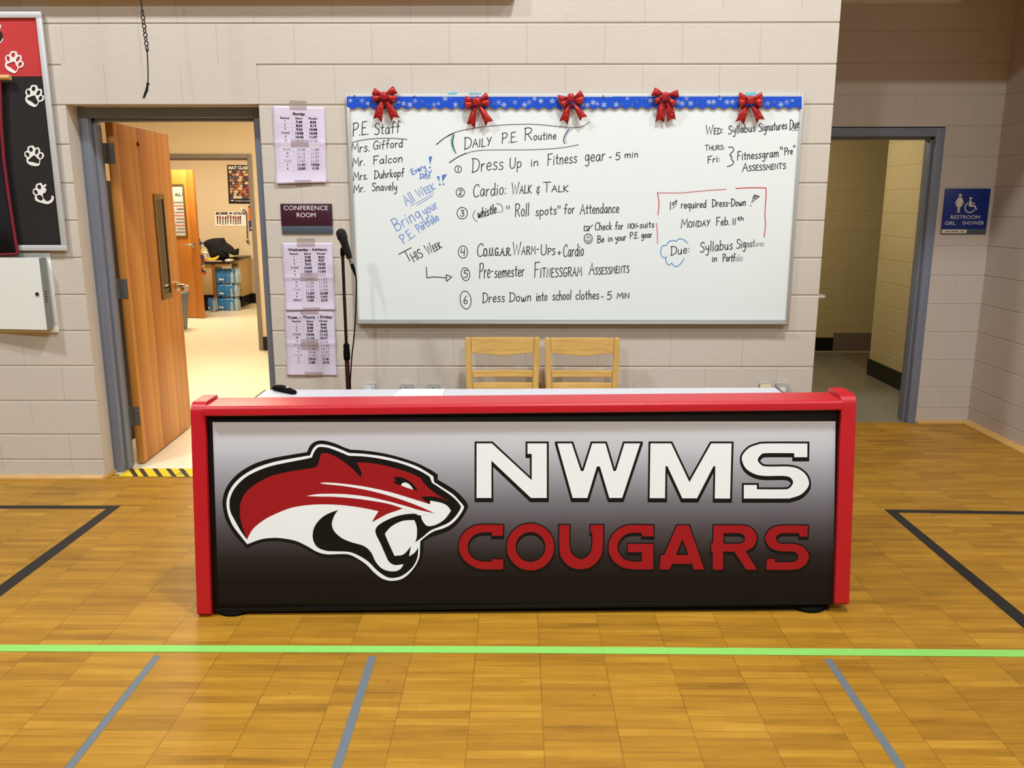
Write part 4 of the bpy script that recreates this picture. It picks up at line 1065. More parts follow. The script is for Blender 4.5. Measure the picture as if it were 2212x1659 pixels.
mb = MB()     # dates at the right
wz(mb, Eq, 'Wed:', (800, 610), (1006, 600), 108, M_INK, .64); wz(mb, Eq, 'Syllabus', (1068, 605), (1390, 572), 96, M_INK); wz(mb, Eq, 'Signatures', (1432, 580), (1770, 542), 100, M_INK); wz(mb, Eq, 'Due', (1800, 558), (1912, 530), 118, M_INK)
strokes(mb, [Eq((1830, 564), (1904, 555))], M_INKG, 1.6)

wz(mb, Eq, 'Thurs:', (790, 802), (1022, 790), 62, M_INK, .86, 1.5); wz(mb, Eq, 'Fri:', (822, 954), (966, 936), 80, M_INK)
strokes(mb, [Eq((1072, 765), (1115, 762), (1132, 800), (1088, 852), (1112, 872, 1), (1104, 900), (1132, 940), (1112, 975), (1056, 994))], M_INK, 2.1)
strokes(mb, [Eq((1690, 758), (1696, 790)), Eq((1710, 756), (1716, 788)), Eq((1848, 742), (1851, 762)), Eq((1863, 740), (1866, 758))], M_INK, 2.0)
wz(mb, Eq, 'Fitnessgram', (1176, 918), (1668, 876), 100, M_INK); wz(mb, Eq, 'Pre', (1738, 856), (1836, 842), 84, M_INK); wz(mb, Eq, 'Assessments', (1238, 1052), (1752, 1018), 96, M_INK, .66)

wz(mb, Fq, '1', (278, 355), (290, 354), 82, M_INK); wz(mb, Fq, 'st', (304, 308), (352, 296), 52, M_INK); wz(mb, Fq, 'required', (396, 342), (660, 332), 80, M_INK); wz(mb, Fq, 'Dress-Down', (722, 326), (1078, 312), 78, M_INK)
strokes(mb, [Fq((1170, 200, 1), (1220, 216, 1), (1140, 280, 1), (1170, 200, 1)), Fq((1160, 215), (1195, 222)), Fq((1155, 232), (1180, 240)), Fq((1128, 310), (1133, 314))], M_INK, 2.0)

wz(mb, Fq, 'Monday', (398, 548), (698, 524), 92, M_INK, .66); wz(mb, Fq, 'Feb.', (768, 524), (906, 516), 84, M_INK); wz(mb, Fq, '11', (938, 516), (972, 512), 64, M_INK); wz(mb, Fq, 'th', (990, 470), (1058, 470), 44, M_INK)

wz(mb, Fq, 'Due:', (285, 840), (486, 808), 94, M_INK); wz(mb, Fq, 'Syllabus', (596, 805), (940, 770), 104, M_INK); wz(mb, Fq, 'Sig', (980, 768), (1078, 756), 96, M_INK); wz(mb, Fq, 'nat', (1088, 752), (1172, 744), 84, M_INKG)

wz(mb, Fq, 'in', (724, 904), (774, 898), 64, M_INK); wz(mb, Fq, 'Portf', (836, 904), (966, 898), 78, M_INK)
strokes(mb, [Fq((302, 342), (340, 314))], M_INKC, 2.0)

mb = MB(); wz(mb, Fq, 'ures', (1180, 742), (1268, 738), 60, M_INKF); wz(mb, Fq, 'olio', (972, 898), (1044, 894), 70, M_INKF); 
# ------------------------------------------------------------------ scorer's table
SL, LEAN = .020, .127
def TY(x, z, d=0.0): return 3.055+SL*x+LEAN*z+d      # leaning front of the padded panel
def T(v): return Vector((v.x, TY(v.x, v.z, v.y), v.z))
def raise_(v): return Vector((v.x, v.y, v.z+.008*v.x/1.25))
tb = thing('scorers_table', (.03, 3.4, 0), "scorer's table with red padded edges and a cougar emblem printed on its front", 'table')
PF = .020                                             # printed panel sits this far behind the pad faces
mb = MB(); mb.box(-1.216, 1.272, PF, PF+.03, .022, .80, M_PANELBLK, .002, lambda v: T(raise_(v))); mb.build('front_panel', tb)
def P_(px, py, off=0.0):                              # photo point -> place on the panel face
    n = Vector((-SL, 1, -LEAN)); return on_plane(px, py, (0, 3.055+PF-off, 0), n)
# graded print, light at the top to black at the foot
t = NT('graded_print'); o = t.obj(); x, y, z = t.sep(o)
t.l(t.ramp(t.math('DIVIDE', z, .80), [(.0, rgb(17, 14, 12)), (.17, rgb(20, 16, 14)), (.29, rgb(40, 35, 35)), (.42, rgb(80, 74, 79)), (.55, rgb(118, 117, 126)), (.70, rgb(166, 167, 178)), (.82, rgb(202, 206, 216)), (.96, rgb(216, 220, 226))]), t.P.inputs['Base Color'])
t.P.inputs['Roughness'].default_value = .45; t.P.inputs['Specular IOR Level'].default_value = .25
GRAD = t.m
mb = MB(); qc = ((459, 912), (1805, 910), (1799.5, 1303.5), (472, 1303.5))
mb.add([P_(*q, .0015) for q in qc]+[P_(*q, .0003) for q in qc], [[0, 1, 2, 3], [7, 6, 5, 4], [0, 4, 5, 1], [1, 5, 6, 2], [2, 6, 7, 3], [3, 7, 4, 0]], GRAD)
pr = mb.build('graphic_print', tb)
mb = MB(); mb.box(-1.190, 1.255, PF-.006, PF-.0003, .022, .038, M_PANELBLK, .0015, lambda v: T(raise_(v))); mb.box(-1.190, 1.240, PF+.014, PF+.034, .002, .0215, M_RUBBER, 0, T); mb.build('rail_and_gap_shade', tb)  # rail, plus a set-back black strip added to darken the gap below
# emblem: layers of printed colour traced in zoomed photo units
Q1 = lambda p: (460+p[0]/3.8138, 930+p[1]/3.8138)
def layer(mb, pts, m, lift, k=6):
    q = [Q1(p) for p in smooth_pts(pts, True, k)]; mb.poly(q, m, lambda p: P_(p[0], p[1], lift))
c = 1
mb = MB()
layer(mb, [(282, 970, c), (200, 885), (140, 800), (100, 720), (80, 620), (82, 560), (105, 480), (160, 400), (240, 330), (350, 270), (480, 230), (640, 200), (775, 178, c), (800, 125), (840, 93), (890, 82), (950, 90), (1020, 112), (1080, 138), (1135, 158, c), (1230, 163), (1380, 183), (1530, 218), (1680, 268), (1790, 322), (1852, 362, c), (1852, 405, c), (1930, 450), (2010, 505), (2065, 560), (2098, 608), (2098, 640), (2060, 710), (2000, 785), (1935, 830), (1860, 858), (1790, 882), (1732, 915, c), (1735, 970), (1718, 1060), (1670, 1150), (1590, 1225), (1480, 1260), (1380, 1232), (1290, 1150), (1220, 1090), (1140, 1050), (1040, 1045), (960, 1050), (890, 1038), (800, 995), (700, 945), (600, 920), (500, 912), (390, 925)], M_PBLACK, .00165)
layer(mb, [(282, 937, c), (225, 865), (165, 785), (128, 700), (112, 620), (116, 560), (140, 490), (190, 420), (270, 355), (380, 298), (520, 255), (680, 225), (800, 205, c), (825, 150), (860, 118), (900, 113), (960, 123), (1040, 150), (1120, 185, c), (1250, 193), (1400, 213), (1550, 250), (1690, 300), (1815, 377, c), (1822, 425, c), (1900, 475), (1980, 528), (2030, 580), (2065, 622), (2062, 650), (2020, 715), (1965, 770), (1900, 805), (1820, 830), (1760, 868), (1708, 912, c), (1706, 960), (1698, 1050), (1650, 1140), (1570, 1215), (1480, 1238), (1400, 1222), (1330, 1172), (1270, 1110), (1200, 1060), (1120, 1022), (1040, 1018), (940, 1020), (860, 1000), (780, 955), (690, 912), (600, 892), (510, 884), (400, 895)], M_PWHITE, .00180)
layer(mb, [(275, 893, c), (225, 820), (180, 740), (145, 670), (136, 600), (145, 545), (180, 475), (250, 400), (340, 345), (470, 295), (620, 262), (760, 235), (815, 222, c), (838, 168), (868, 138), (905, 136), (960, 145), (1040, 175), (1120, 208, c), (1260, 215), (1410, 238), (1560, 275), (1700, 330), (1785, 380, c), (1805, 430, c), (1880, 480), (1960, 535), (2010, 580), (2040, 620), (2038, 645), (2000, 705), (1940, 760), (1860, 795), (1790, 825), (1730, 875), (1665, 922, c), (1678, 880), (1680, 800), (1660, 738, c), (1560, 745), (1470, 790), (1416, 850, c), (1440, 910), (1495, 1032, c), (1560, 1025), (1600, 992), (1632, 950, c), (1615, 1036, c), (1660, 1008), (1690, 965, c), (1690, 1000), (1680, 1060), (1640, 1130), (1560, 1195), (1480, 1215), (1420, 1200), (1350, 1150), (1280, 1080), (1200, 1030), (1120, 1000), (1000, 995), (930, 990), (860, 960), (825, 900), (825, 830), (850, 770), (900, 715), (960, 680), (1032, 655, c), (1000, 700), (980, 770), (1000, 830), (1060, 885), (1140, 920), (1240, 950), (1300, 1000), (1340, 1080), (1390, 1135), (1450, 1158), (1510, 1158), (1550, 1135), (1570, 1100, c), (1500, 1108), (1450, 1080), (1420, 1020), (1380, 930), (1342, 850), (1346, 800), (1400, 755), (1500, 710), (1600, 688), (1714, 685, c), (1720, 730), (1750, 775), (1780, 788), (1840, 775), (1910, 730), (1962, 660, c), (1930, 620), (1880, 595), (1790, 577, c), (1788, 608, c), (1750, 580), (1710, 548, c), (1500, 480, c), (1220, 440, c), (900, 400, c), (600, 480, c), (350, 600, c), (290, 750, c)], M_PBLACK, .00195)
layer(mb, [(280, 900, c), (245, 800), (225, 720), (222, 640), (240, 560), (290, 490), (370, 430), (480, 375), (620, 340), (760, 318), (840, 303), (865, 285, c), (880, 230), (890, 190, c), (930, 186), (990, 205), (1060, 245), (1120, 290), (1170, 335), (1218, 387, c), (1224, 350), (1205, 300), (1183, 262, c), (1300, 268), (1430, 292), (1560, 328), (1650, 360), (1712, 392, c), (1735, 430), (1790, 485), (1860, 535), (1952, 590, c), (1870, 555), (1790, 543), (1710, 548, c), (1750, 580), (1788, 608, c), (1828, 682, c), (1563, 642, c), (1500, 665), (1430, 690), (1310, 755, c), (1335, 710), (1365, 665, c), (1250, 640), (1100, 618), (950, 608), (800, 612), (650, 635), (530, 680), (430, 730), (350, 790), (310, 840)], M_PRED, .00210)
layer(mb, [(882, 435, c), (920, 428), (1050, 436), (1250, 462), (1450, 505), (1620, 555), (1788, 608, c), (1828, 682, c), (1700, 625), (1560, 572), (1400, 523), (1250, 487), (1080, 458), (940, 443)], M_PWHITE, .00225)
layer(mb, [(768, 540, c), (850, 525), (950, 521), (1100, 525), (1270, 545), (1420, 577), (1560, 614), (1700, 655), (1828, 682, c), (1700, 700, c), (1563, 642, c), (1450, 605), (1300, 578), (1150, 558), (1000, 546), (880, 544)], M_PWHITE, .00225)
layer(mb, [(1487, 382, c), (1540, 383), (1590, 400), (1640, 435), (1692, 497, c), (1640, 485), (1590, 468), (1545, 452), (1485, 430, c), (1508, 412, c)], M_PBLACK, .00225)
layer(mb, [(1550, 452, c), (1560, 435), (1585, 428), (1620, 445), (1652, 487, c), (1600, 472)], M_PWHITE, .00240)
o = mb.build('cougar_emblem', pr); o['label'] = 'red, white and black snarling cougar head emblem'
def letters(items, ox, m, d, sh, nm, par, lab):
    """lettering with a dark outline that drops downward"""
    mb = MB()
    for ox, outer, holes in items:
        Q = lambda p: (ox+p[0]/4.9156, 930+p[1]/4.9156)
        for L_ in (outer,)+tuple(holes):
            for k in (0, sh/2, sh):
                mb.ribbon([(p[0], p[1]+k) for p in L_], 2*d, M_PBLACK, lambda p: P_(*Q(p), .00165+.00005*k/max(sh, 1)), True)
        mb.poly([(p[0], p[1]+sh) for p in outer], M_PBLACK, lambda p: P_(*Q(p), .00160), [[(p[0], p[1]+sh) for p in h] for h in holes])
        mb.poly(outer, m, lambda p: P_(*Q(p), .00185), holes)
    o = mb.build(nm, par); o['label'] = lab
sm = lambda L_, k=5: [tuple(p) for p in smooth_pts(L_, True, k)]
ell = lambda cx, cy, rx, ry, n=40: [(cx+rx*math.cos(2*math.pi*i/n), cy+ry*math.sin(2*math.pi*i/n)) for i in range(n)]
R2, R3 = 970, 1380
letters([
 (R2, [(292, 137), (455, 137), (878, 528), (878, 248), (833, 248), (833, 137), (1038, 137), (1038, 716), (870, 716), (450, 320), (450, 716), (292, 716)], ()),
 (R2, [(1150, 137), (1303, 137), (1400, 430), (1428, 430), (1520, 137), (1660, 137), (1746, 430), (1772, 430), (1862, 137), (2030, 137), (1838, 716), (1702, 716), (1602, 382), (1570, 382), (1468, 716), (1313, 716)], ()),
 (R3, [(123, 137), (343, 137), (537, 548), (768, 137), (985, 137), (968, 722), (806, 722), (812, 378), (793, 378), (617, 720), (462, 720), (303, 378), (283, 378), (278, 718), (115, 718)], ()),
 (R3, sm([(1790, 138, c), (1788, 283, c), (1650, 283, c), (1650, 240, c), (1360, 240), (1300, 255), (1263, 307), (1290, 357), (1355, 382), (1580, 382), (1690, 405), (1770, 465), (1806, 545), (1790, 610), (1720, 680), (1620, 715), (1550, 722), (1115, 722, c), (1115, 578, c), (1253, 578, c), (1253, 624, c), (1540, 624), (1600, 610), (1638, 555), (1612, 503), (1540, 482), (1340, 482), (1230, 462), (1140, 405), (1096, 320), (1105, 255), (1170, 185), (1260, 150), (1350, 138)]), ())],
 0, M_PWHITE, 21, 24, 'school_initials', pr, 'large white NWMS lettering outlined in black')
letters([
 (R2, sm([(575, 1003, c), (572, 1118, c), (457, 1118, c), (457, 1080, c), (345, 1083), (260, 1115), (205, 1190), (205, 1280), (255, 1355), (345, 1390), (457, 1390, c), (457, 1367, c), (577, 1367, c), (573, 1473, c), (345, 1472), (240, 1435), (150, 1360), (108, 1270), (108, 1190), (150, 1095), (240, 1025), (345, 1000)]), ()),
 (R2, ell(865, 1236, 252, 249), (ell(865, 1236, 158, 159),)),
 (R2, sm([(1170, 1003, c), (1280, 1003, c), (1280, 1220), (1310, 1315), (1400, 1365), (1485, 1320), (1520, 1220), (1520, 1085, c), (1503, 1085, c), (1503, 1003, c), (1638, 1003, c), (1632, 1240), (1600, 1355), (1510, 1445), (1400, 1472), (1290, 1450), (1200, 1360), (1172, 1240)]), ()),
 (R2, sm([(2170, 1007, c), (2170, 1123, c), (2050, 1123, c), (2050, 1085, c), (1930, 1088), (1850, 1120), (1795, 1200), (1798, 1285), (1850, 1360), (1940, 1390), (2048, 1390, c), (2048, 1292, c), (1898, 1292, c), (1898, 1202, c), (2170, 1203, c), (2168, 1473, c), (1930, 1472), (1820, 1440), (1735, 1370), (1697, 1280), (1700, 1190), (1745, 1095), (1830, 1030), (1930, 1003)]), ()),
 (R3, [(405, 1007), (533, 1007), (695, 1475), (582, 1475), (567, 1415), (353, 1415), (325, 1475), (220, 1475), (235, 1322), (270, 1322)], ([(463, 1150), (527, 1322), (393, 1322)],)),
 (R3, sm([(793, 1007, c), (1100, 1008), (1200, 1042), (1246, 1105), (1248, 1170), (1210, 1240), (1133, 1278, c), (1255, 1477, c), (1140, 1477, c), (1012, 1285, c), (895, 1285, c), (893, 1477, c), (785, 1477, c), (785, 1280, c), (767, 1280, c), (767, 1195, c), (790, 1195, c)]), (sm([(898, 1090, c), (1060, 1090), (1110, 1108), (1126, 1146), (1110, 1185), (1060, 1202), (898, 1202, c)]),)),
 (R3, sm([(1795, 1010, c), (1790, 1127, c), (1703, 1127, c), (1703, 1090, c), (1530, 1090), (1475, 1110), (1455, 1147), (1480, 1188), (1530, 1203), (1640, 1203), (1740, 1235), (1800, 1310), (1800, 1370), (1750, 1440), (1640, 1477), (1355, 1477, c), (1358, 1362, c), (1445, 1362, c), (1445, 1398, c), (1630, 1397), (1680, 1375), (1692, 1337), (1670, 1297), (1620, 1283), (1500, 1280), (1400, 1245), (1348, 1170), (1350, 1110), (1400, 1045), (1500, 1010)]), ())],
 0, M_PRED, 13, 24, 'team_lettering', pr, 'red COUGARS lettering outlined in black')
# padding
def pad(nm, x0, x1, z0, z1, d0, d1, bev, lab=None):
    mb = MB(); R_ = bev
    pf_ = [(d0+R_*.4, z0), (d0, z0+R_*.4)]+[(d0+R_-R_*math.cos(a), z1-R_+R_*math.sin(a)) for a in [k*math.pi/12 for k in range(7)]]+[(d1-.01, z1), (d1, z1-.01), (d1, z0)]
    mb.prism(pf_, 'x', x0, x1, M_RED); mb.v = [tuple(T(raise_(Vector(v)))) for v in mb.v]; mb.smooth = [True]*len(mb.f); o = mb.build(nm, tb)
    m_ = o.modifiers.new('b', 'BEVEL'); m_.width = .009; m_.segments = 3; m_.limit_method = 'ANGLE'; m_.angle_limit = math.radians(60)
    if lab: o['label'] = lab
pad('side_pad', -1.253, -1.199, .012, .846, 0, .150, .034, 'red vinyl pad down the left end'); pad('side_pad', 1.249, 1.307, .024, .852, 0, .150, .034, 'red vinyl pad down the right end')
pad('top_pad', -1.198, 1.248, .797, .834, -.013, .148, .012, 'red vinyl pad along the top edge')
# folding top, legs, levelling feet
TZ = .742
def B_(v): return Vector((v.x, v.y+SL*v.x*.7, v.z+.003*v.x))
mb = MB(); mb.box(-1.176, 1.206, 3.20, 3.835, TZ-.026, TZ-.0003, M_BLK, .003, B_); mb.build('edge_band', tb)
mb = MB(); mb.box(-1.164, 1.194, 3.204, 3.829, TZ-.0002, TZ+.0003, M_TOPW, 0, B_); mb.build('tabletop', tb)
for x in (-1.05, 1.08):
    for y in (3.30, 3.72):
        mb = MB(); mb.tube([B_(Vector((x, y, .012))), B_(Vector((x, y, TZ-.027)))], .014, M_BLK, 12); mb.lathe([(.02, 0), (.02, .012), (.015, .014)], B_(Vector((x, y, -.003*x))), M_RUBBER, 14); mb.build('leg', tb)
for x in (-1.125, 1.165):
    mb = MB(); f = T(Vector((x, PF+.004, 0)))
    mb.lathe([(.075, 0), (.078, .008), (.070, .016), (.03, .022)], (f.x, f.y+.058, .001), M_RUBBER, 20); mb.build('levelling_foot', tb)
for x in (-.95, 1.0):
    mb = MB(); mb.tube([T(Vector((x, PF+.034, .60))), B_(Vector((x, 3.60, TZ-.03)))], .009, M_STEEL, 8); mb.build('brace', tb)
# clicker and paper on the tabletop
def on_top(px, py): return on_z(px, py, TZ)
a, b = on_top(596, 841), on_top(634, 850)
d = (b-a); d.z = 0; Lr = d.length+.02; d.normalize(); nrm = Vector((-d.y, d.x, 0)); mid = (a+b)/2
mb = MB(); ZC = TZ-.003
prof = [(-.5, .012, .010), (-.47, .019, .020), (-.35, .023, .026), (-.15, .023, .029), (.1, .021, .025), (.32, .018, .021), (.46, .016, .018), (.5, .011, .012)]
vs = []; n = 14
for (u, hw, h) in prof:
    for k in range(n):
        an = 2*math.pi*k/n; vs.append(mid+d*(u*Lr)+nrm*(hw*math.cos(an))+Vector((0, 0, ZC-mid.z+h/2+.0005+h/2*math.sin(an))))
fs = [[i*n+k, i*n+(k+1) % n, (i+1)*n+(k+1) % n, (i+1)*n+k] for i in range(len(prof)-1) for k in range(n)]+[list(range(n))[::-1], [(len(prof)-1)*n+k for k in range(n)]]
mb.add(vs, fs, M_RUBBER, True)
rc = thing('clicker', (mid.x, mid.y, ZC), "small black hand clicker lying at the left end of the scorer's table", 'remote')
mb.build('body', rc)
mb = MB(); p = mid+d*(.16*Lr); mb.box(p.x-.007, p.x+.006, p.y-.006, p.y+.005, ZC+.0235, ZC+.0275, M_PLUGW, .002); mb.build('button', rc)
mb = MB(); q = [on_top(*p) for p in ((853, 854), (868, 841.5), (962, 841.5), (957, 854))]
q[0] = q[0]+(q[0]-q[1])*.4; q[3] = q[3]+(q[3]-q[2])*.4
mb.add([Vector((p.x, p.y, TZ+.0035)) for p in q]+[Vector((p.x, p.y, TZ+.0028)) for p in q], [[0, 1, 2, 3], [7, 6, 5, 4], [0, 1, 5, 4], [1, 2, 6, 5], [2, 3, 7, 6], [3, 0, 4, 7]], M_WPAPER)
tag(mb.build('paper_sheet', at=(q[0].x+.1, q[0].y+.05, TZ+.0028)), "blank white sheet of paper on the scorer's table", 'paper')

# ------------------------------------------------------------------ wooden chairs behind the table
def chair(name, x0, rot, label, ztop=.862):
    t = thing(name, (x0, 4.36, 0), label, 'chair', 'wooden chairs behind the table')
    cr, sr = math.cos(rot), math.sin(rot)
    def X(v): return Vector((x0+v.x*cr-v.y*sr, 4.36+v.x*sr+v.y*cr, v.z))
    back = lambda z: .155+.085*max(0, (z-.42)/.44)        # the back leans toward the wall
    hw = lambda z: .1755+.0152*max(0, (z-.42)/.44)          # posts splay outward
    for s in (-1, 1):
        mb = MB(); zs = [0, .2, .42, .60, .76, ztop-.012, ztop]; vs = []
        for z in zs:
            c_ = s*hw(z); w = .016 if z < ztop-.001 else .011; yb = back(z)+(.03*(.42-z) if z < .42 else 0)
            vs += [X(Vector((c_-w if s > 0 else c_-w, yb-.016, z))), X(Vector((c_+w, yb-.016, z))), X(Vector((c_+w, yb+.016, z))), X(Vector((c_-w, yb+.016, z)))]
        fs = [[i*4+k, i*4+(k+1) % 4, i*4+4+(k+1) % 4, i*4+4+k] for i in range(len(zs)-1) for k in range(4)]+[[3, 2, 1, 0], [len(vs)-4, len(vs)-3, len(vs)-2, len(vs)-1]]
        mb.add(vs, fs, M_OAK); o = mb.build('back_post', t); m_ = o.modifiers.new('b', 'BEVEL'); m_.width = .004; m_.segments = 2
    def rail(nm, zt, zb0, zbm, inset, th=.010):
        mb = MB(); n = 12; vs = []
        for i in range(n+1):
            u = i/n*2-1; zb = zbm+(zb0-zbm)*abs(u)
            for z, yo in ((zt, -th), (zt, th), (zb, th), (zb, -th)):
                vs.append(X(Vector((u*(hw(z)-inset), back(z)+yo+.012*(1-u*u)*1.0, z))))
        fs = [[i*4+k, i*4+(k+1) % 4, i*4+4+(k+1) % 4, i*4+4+k] for i in range(n) for k in range(4)]+[[3, 2, 1, 0], [n*4+k for k in range(4)]]
        mb.add(vs, fs, M_OAKX); o = mb.build(nm, t); m_ = o.modifiers.new('b', 'BEVEL'); m_.width = .003; m_.segments = 2; m_.limit_method = 'ANGLE'
    rail('top_rail', ztop-.002, ztop-.083, ztop-.102, .0165)
    rail('back_slat', .682, .646, .646, .0165, .007); rail('back_slat', .616, .581, .581, .0165, .007)
    mb = MB(); mb.box(-.198, .198, -.25, .135, .425, .450, M_OAKX, .008, X); mb.build('seat', t)
    for s in (-1, 1):
        mb = MB(); mb.box(s*.165-.019, s*.165+.019, -.235, -.197, 0, .424, M_OAK, .004, X); mb.build('front_leg', t)
        mb = MB(); mb.box(s*.165-.009, s*.165+.009, -.196, .145, .17, .20, M_OAK, .002, X); mb.build('stretcher', t)
    mb = MB(); mb.box(-.145, .145, -.226, -.206, .375, .424, M_OAKX, .002, X); mb.build('apron', t)
chair('wooden_chair', -.078, .035, 'left light oak chair with slatted back, against the wall behind the table')
chair('wooden_chair', .347, -.02, 'right light oak chair with slatted back, against the wall behind the table', .860)

# ------------------------------------------------------------------ microphone on its stand
MY = 4.40
st = thing('microphone_stand', (-.91, MY, 0), 'straight black microphone stand left of the whiteboard, behind the table', 'microphone stand')
pt, pm, pb = on_y(740, 548, MY), on_y(748.5, 765, MY), on_y(752, 835, MY)
xs = pt.x
mb = MB(); mb.lathe([(.13, .001), (.132, .010), (.125, .018), (.03, .026), (.016, .04), (.014, .06)], (xs, MY, 0), M_BLK, 32); mb.build('base', st)
z1 = on_y(748, 768, MY).z
mb = MB(); mb.tube([(xs, MY, .06), (xs, MY, z1-.001)], .0125, M_REDWRAP, 14); mb.build('lower_pole', st)
mb = MB(); mb.lathe([(.013, -.005), (.017, 0), (.018, .03), (.016, .06), (.017, .075), (.011, .085)], (xs, MY, z1-.02), M_RUBBER, 18); mb.build('clutch', st)
mb = MB(); mb.tube([(xs, MY, z1+.066), (xs, MY, pt.z)], .0085, M_BLK, 14); mb.build('upper_pole', st)
mb = MB(); mb.lathe([(.010, 0), (.0115, .004), (.0115, .034), (.009, .040)], (xs, MY, pt.z-.012), M_RUBBER, 16)
cl0 = on_y(741, 541, MY); clm = on_y(748, 533, MY)
mb.tube([(xs, MY, pt.z+.026), (xs+.010, MY-.002, pt.z+.040), (clm.x+.004, MY-.01, clm.z-.004)], [.009, .009, .011], M_RUBBER, 12); mb.build('microphone_clip', st)
mh, mt = on_y(735.5, 500, MY-.012), on_y(756, 559, MY-.012); ax = (mt-mh).normalized()
mc = thing('microphone', tuple(mt), 'black handheld microphone with round grille, clipped on the stand', 'microphone')
mb = MB(); mb.ball(mh+ax*.012, .0268, M_GRILLE, 3); mb.build('grille', mc)
mb = MB(); Lm = (mt-mh).length
mb.lathe([(.0262, .020), (.0272, .027), (.0272, .035), (.0225, .044), (.0195, .075), (.0175, .115), (.0150, Lm-.008), (.013, Lm)], mh, M_BLK, 22, ax); mb.build('handle', mc)
cn = on_y(766, 589, MY-.012)
mb = MB(); d2 = (cn-mt).normalized()
mb.lathe([(.0095, .0005), (.0100, .004), (.0100, .024), (.0085, .027)], mt, M_STEEL, 16, d2); cb_ = mb.build('connector', mc)
mb = MB(); mb.lathe([(.0098, .0275), (.0095, .050), (.0050, .088), (.004, .09)], mt, M_RUBBER, 14, d2); mb.build('connector_boot', mc)
end = mt+d2*.089
path = [tuple(end)]+[tuple(on_y(px, py, MY-.012)) for px, py in ((769.5, 605), (769.5, 630), (768.5, 670), (767, 700), (764, 735), (760.5, 765), (758, 800), (757, 838))]
a = Vector(path[-1]); path += [(a.x+.012, MY-.03, .4), (a.x+.04, MY-.035, .15), (a.x+.10, MY-.04, .03), (a.x+.17, MY-.04, .0056), (a.x+.40, MY-.04, .0056)]
pv = [Vector(p) for p in path]; sp = []
for i in range(len(pv)-1):
    p0, p1, p2, p3 = pv[max(i-1, 0)], pv[i], pv[i+1], pv[min(i+2, len(pv)-1)]
    for k in range(5):
        t_ = k/5; sp.append(.5*((2*p1)+(p2-p0)*t_+(2*p0-5*p1+4*p2-p3)*t_**2+(3*p1-p0-3*p2+p3)*t_**3))
sp.append(pv[-1]); mb = MB(); mb.tube(sp, .0036, M_RUBBER, 8); mb.build('cable', mc)

# ------------------------------------------------------------------ floor marks
def strip(name, quad, z, m, label, cat, group=None, th=.0004):
    mb = MB(); n = len(quad)
    vs = [(p[0], p[1], z+th) for p in quad]+[(p[0], p[1], z) for p in quad]
    tr = tessellate_polygon([[Vector((p[0], p[1], 0)) for p in quad]])
    mb.add(vs, [list(t) for t in tr]+[[i+n for i in t] for t in tr]+[[i, (i+1) % n, n+(i+1) % n, n+i] for i in range(n)], m)
    c_ = Vector((sum(p[0] for p in quad)/n, sum(p[1] for p in quad)/n, z))
    return tag(mb.build(name, at=c_), label, cat, group)
strip('floor_tape', [(-4.5, 2.768), (-4.5, 2.814), (-.03, 2.820), (1.836, 2.808), (3.2, 2.799), (3.2, 2.752), (1.808, 2.760), (-.03, 2.773)], .0012, M_GREEN, 'bright green tape line across the whole floor in front of the table', 'tape line', None, .0006)
GL = 'grey painted lines on the near floor'
strip('painted_line', [(-1.300, .9), (-1.273, .9), (-1.276, 2.748), (-1.303, 2.748)], .0004, M_GREY, 'grey painted floor line nearest the left edge, below the green tape', 'floor line', GL)
strip('painted_line', [(-.534, .9), (-.505, .9), (-.505, 2.748), (-.534, 2.748)], .0004, M_GREY, 'grey painted floor line under the cougar emblem, below the green tape', 'floor line', GL)
strip('painted_line', [(1.090, .9), (1.118, .9), (1.117, 2.742), (1.089, 2.742)], .0004, M_GREY, 'grey painted floor line at the right, below the green tape', 'floor line', GL)
DL = 'charcoal painted lines beside the table'
strip('corner_line', [(-2.122, 4.270), (-6, 4.26), (-6, 4.212), (-2.179, 4.222), (-2.196, 3.3), (-2.21, 1.5), (-2.15, 1.5), (-2.130, 3.3)], .0004, M_DARK, 'charcoal painted corner line on the floor left of the table', 'floor line', DL)
strip('corner_line', [(1.935, 4.243), (3.24, 4.200), (3.24, 4.152), (1.988, 4.196), (1.993, 3.1), (1.995, 1.5), (1.930, 1.5), (1.929, 2.97)], .0004, M_DARK, 'charcoal painted corner line on the floor right of the table', 'floor line', DL)
hz_ = thing('hazard_tape', (-1.9, 4.83, .0004), 'yellow and black hazard tape across the left doorway threshold', 'tape')
mb = MB(); y0, y1 = 4.757, 4.912; mb.box(-2.366, -1.455, y0, y1, .0004, .0012, M_YEL); mb.build('yellow_tape', hz_)
mb = MB(); x = -2.36
sk = .10
for px in (548, 630, 745, 855, 960):
    a = on_z(150+px/3.6867, 620+1512/3.6867).x; mb.poly([(a-.030, y0+.002), (a, y0+.002), (a-sk, y1-.002), (a-sk-.030, y1-.002)], M_HAZ, lambda p: Vector((p[0], p[1], .0015)))
a0 = on_z(150+960/3.6867, 620+1512/3.6867).x
for k in range(1, 6): mb.poly([(a0+.098*k-.034, y0+.002), (a0+.098*k, y0+.002), (a0+.098*k-sk, y1-.002), (a0+.098*k-sk-.034, y1-.002)], M_HAZ, lambda p: Vector((p[0], p[1], .0015)))
mb.box(-2.366, -1.455, y0-.006, y0-.0002, .0004, .0014, M_HAZ)
q = on_z(150+895/3.6867, 620+1480/3.6867)
for k, w in ((0, .040), (1, .030), (2, .036)): mb.box(q.x-.02, q.x-.02+w, q.y-.035+k*.033, q.y-.026+k*.033, .0012, .0015, M_HAZ)
mb.build('black_stripes', hz_)
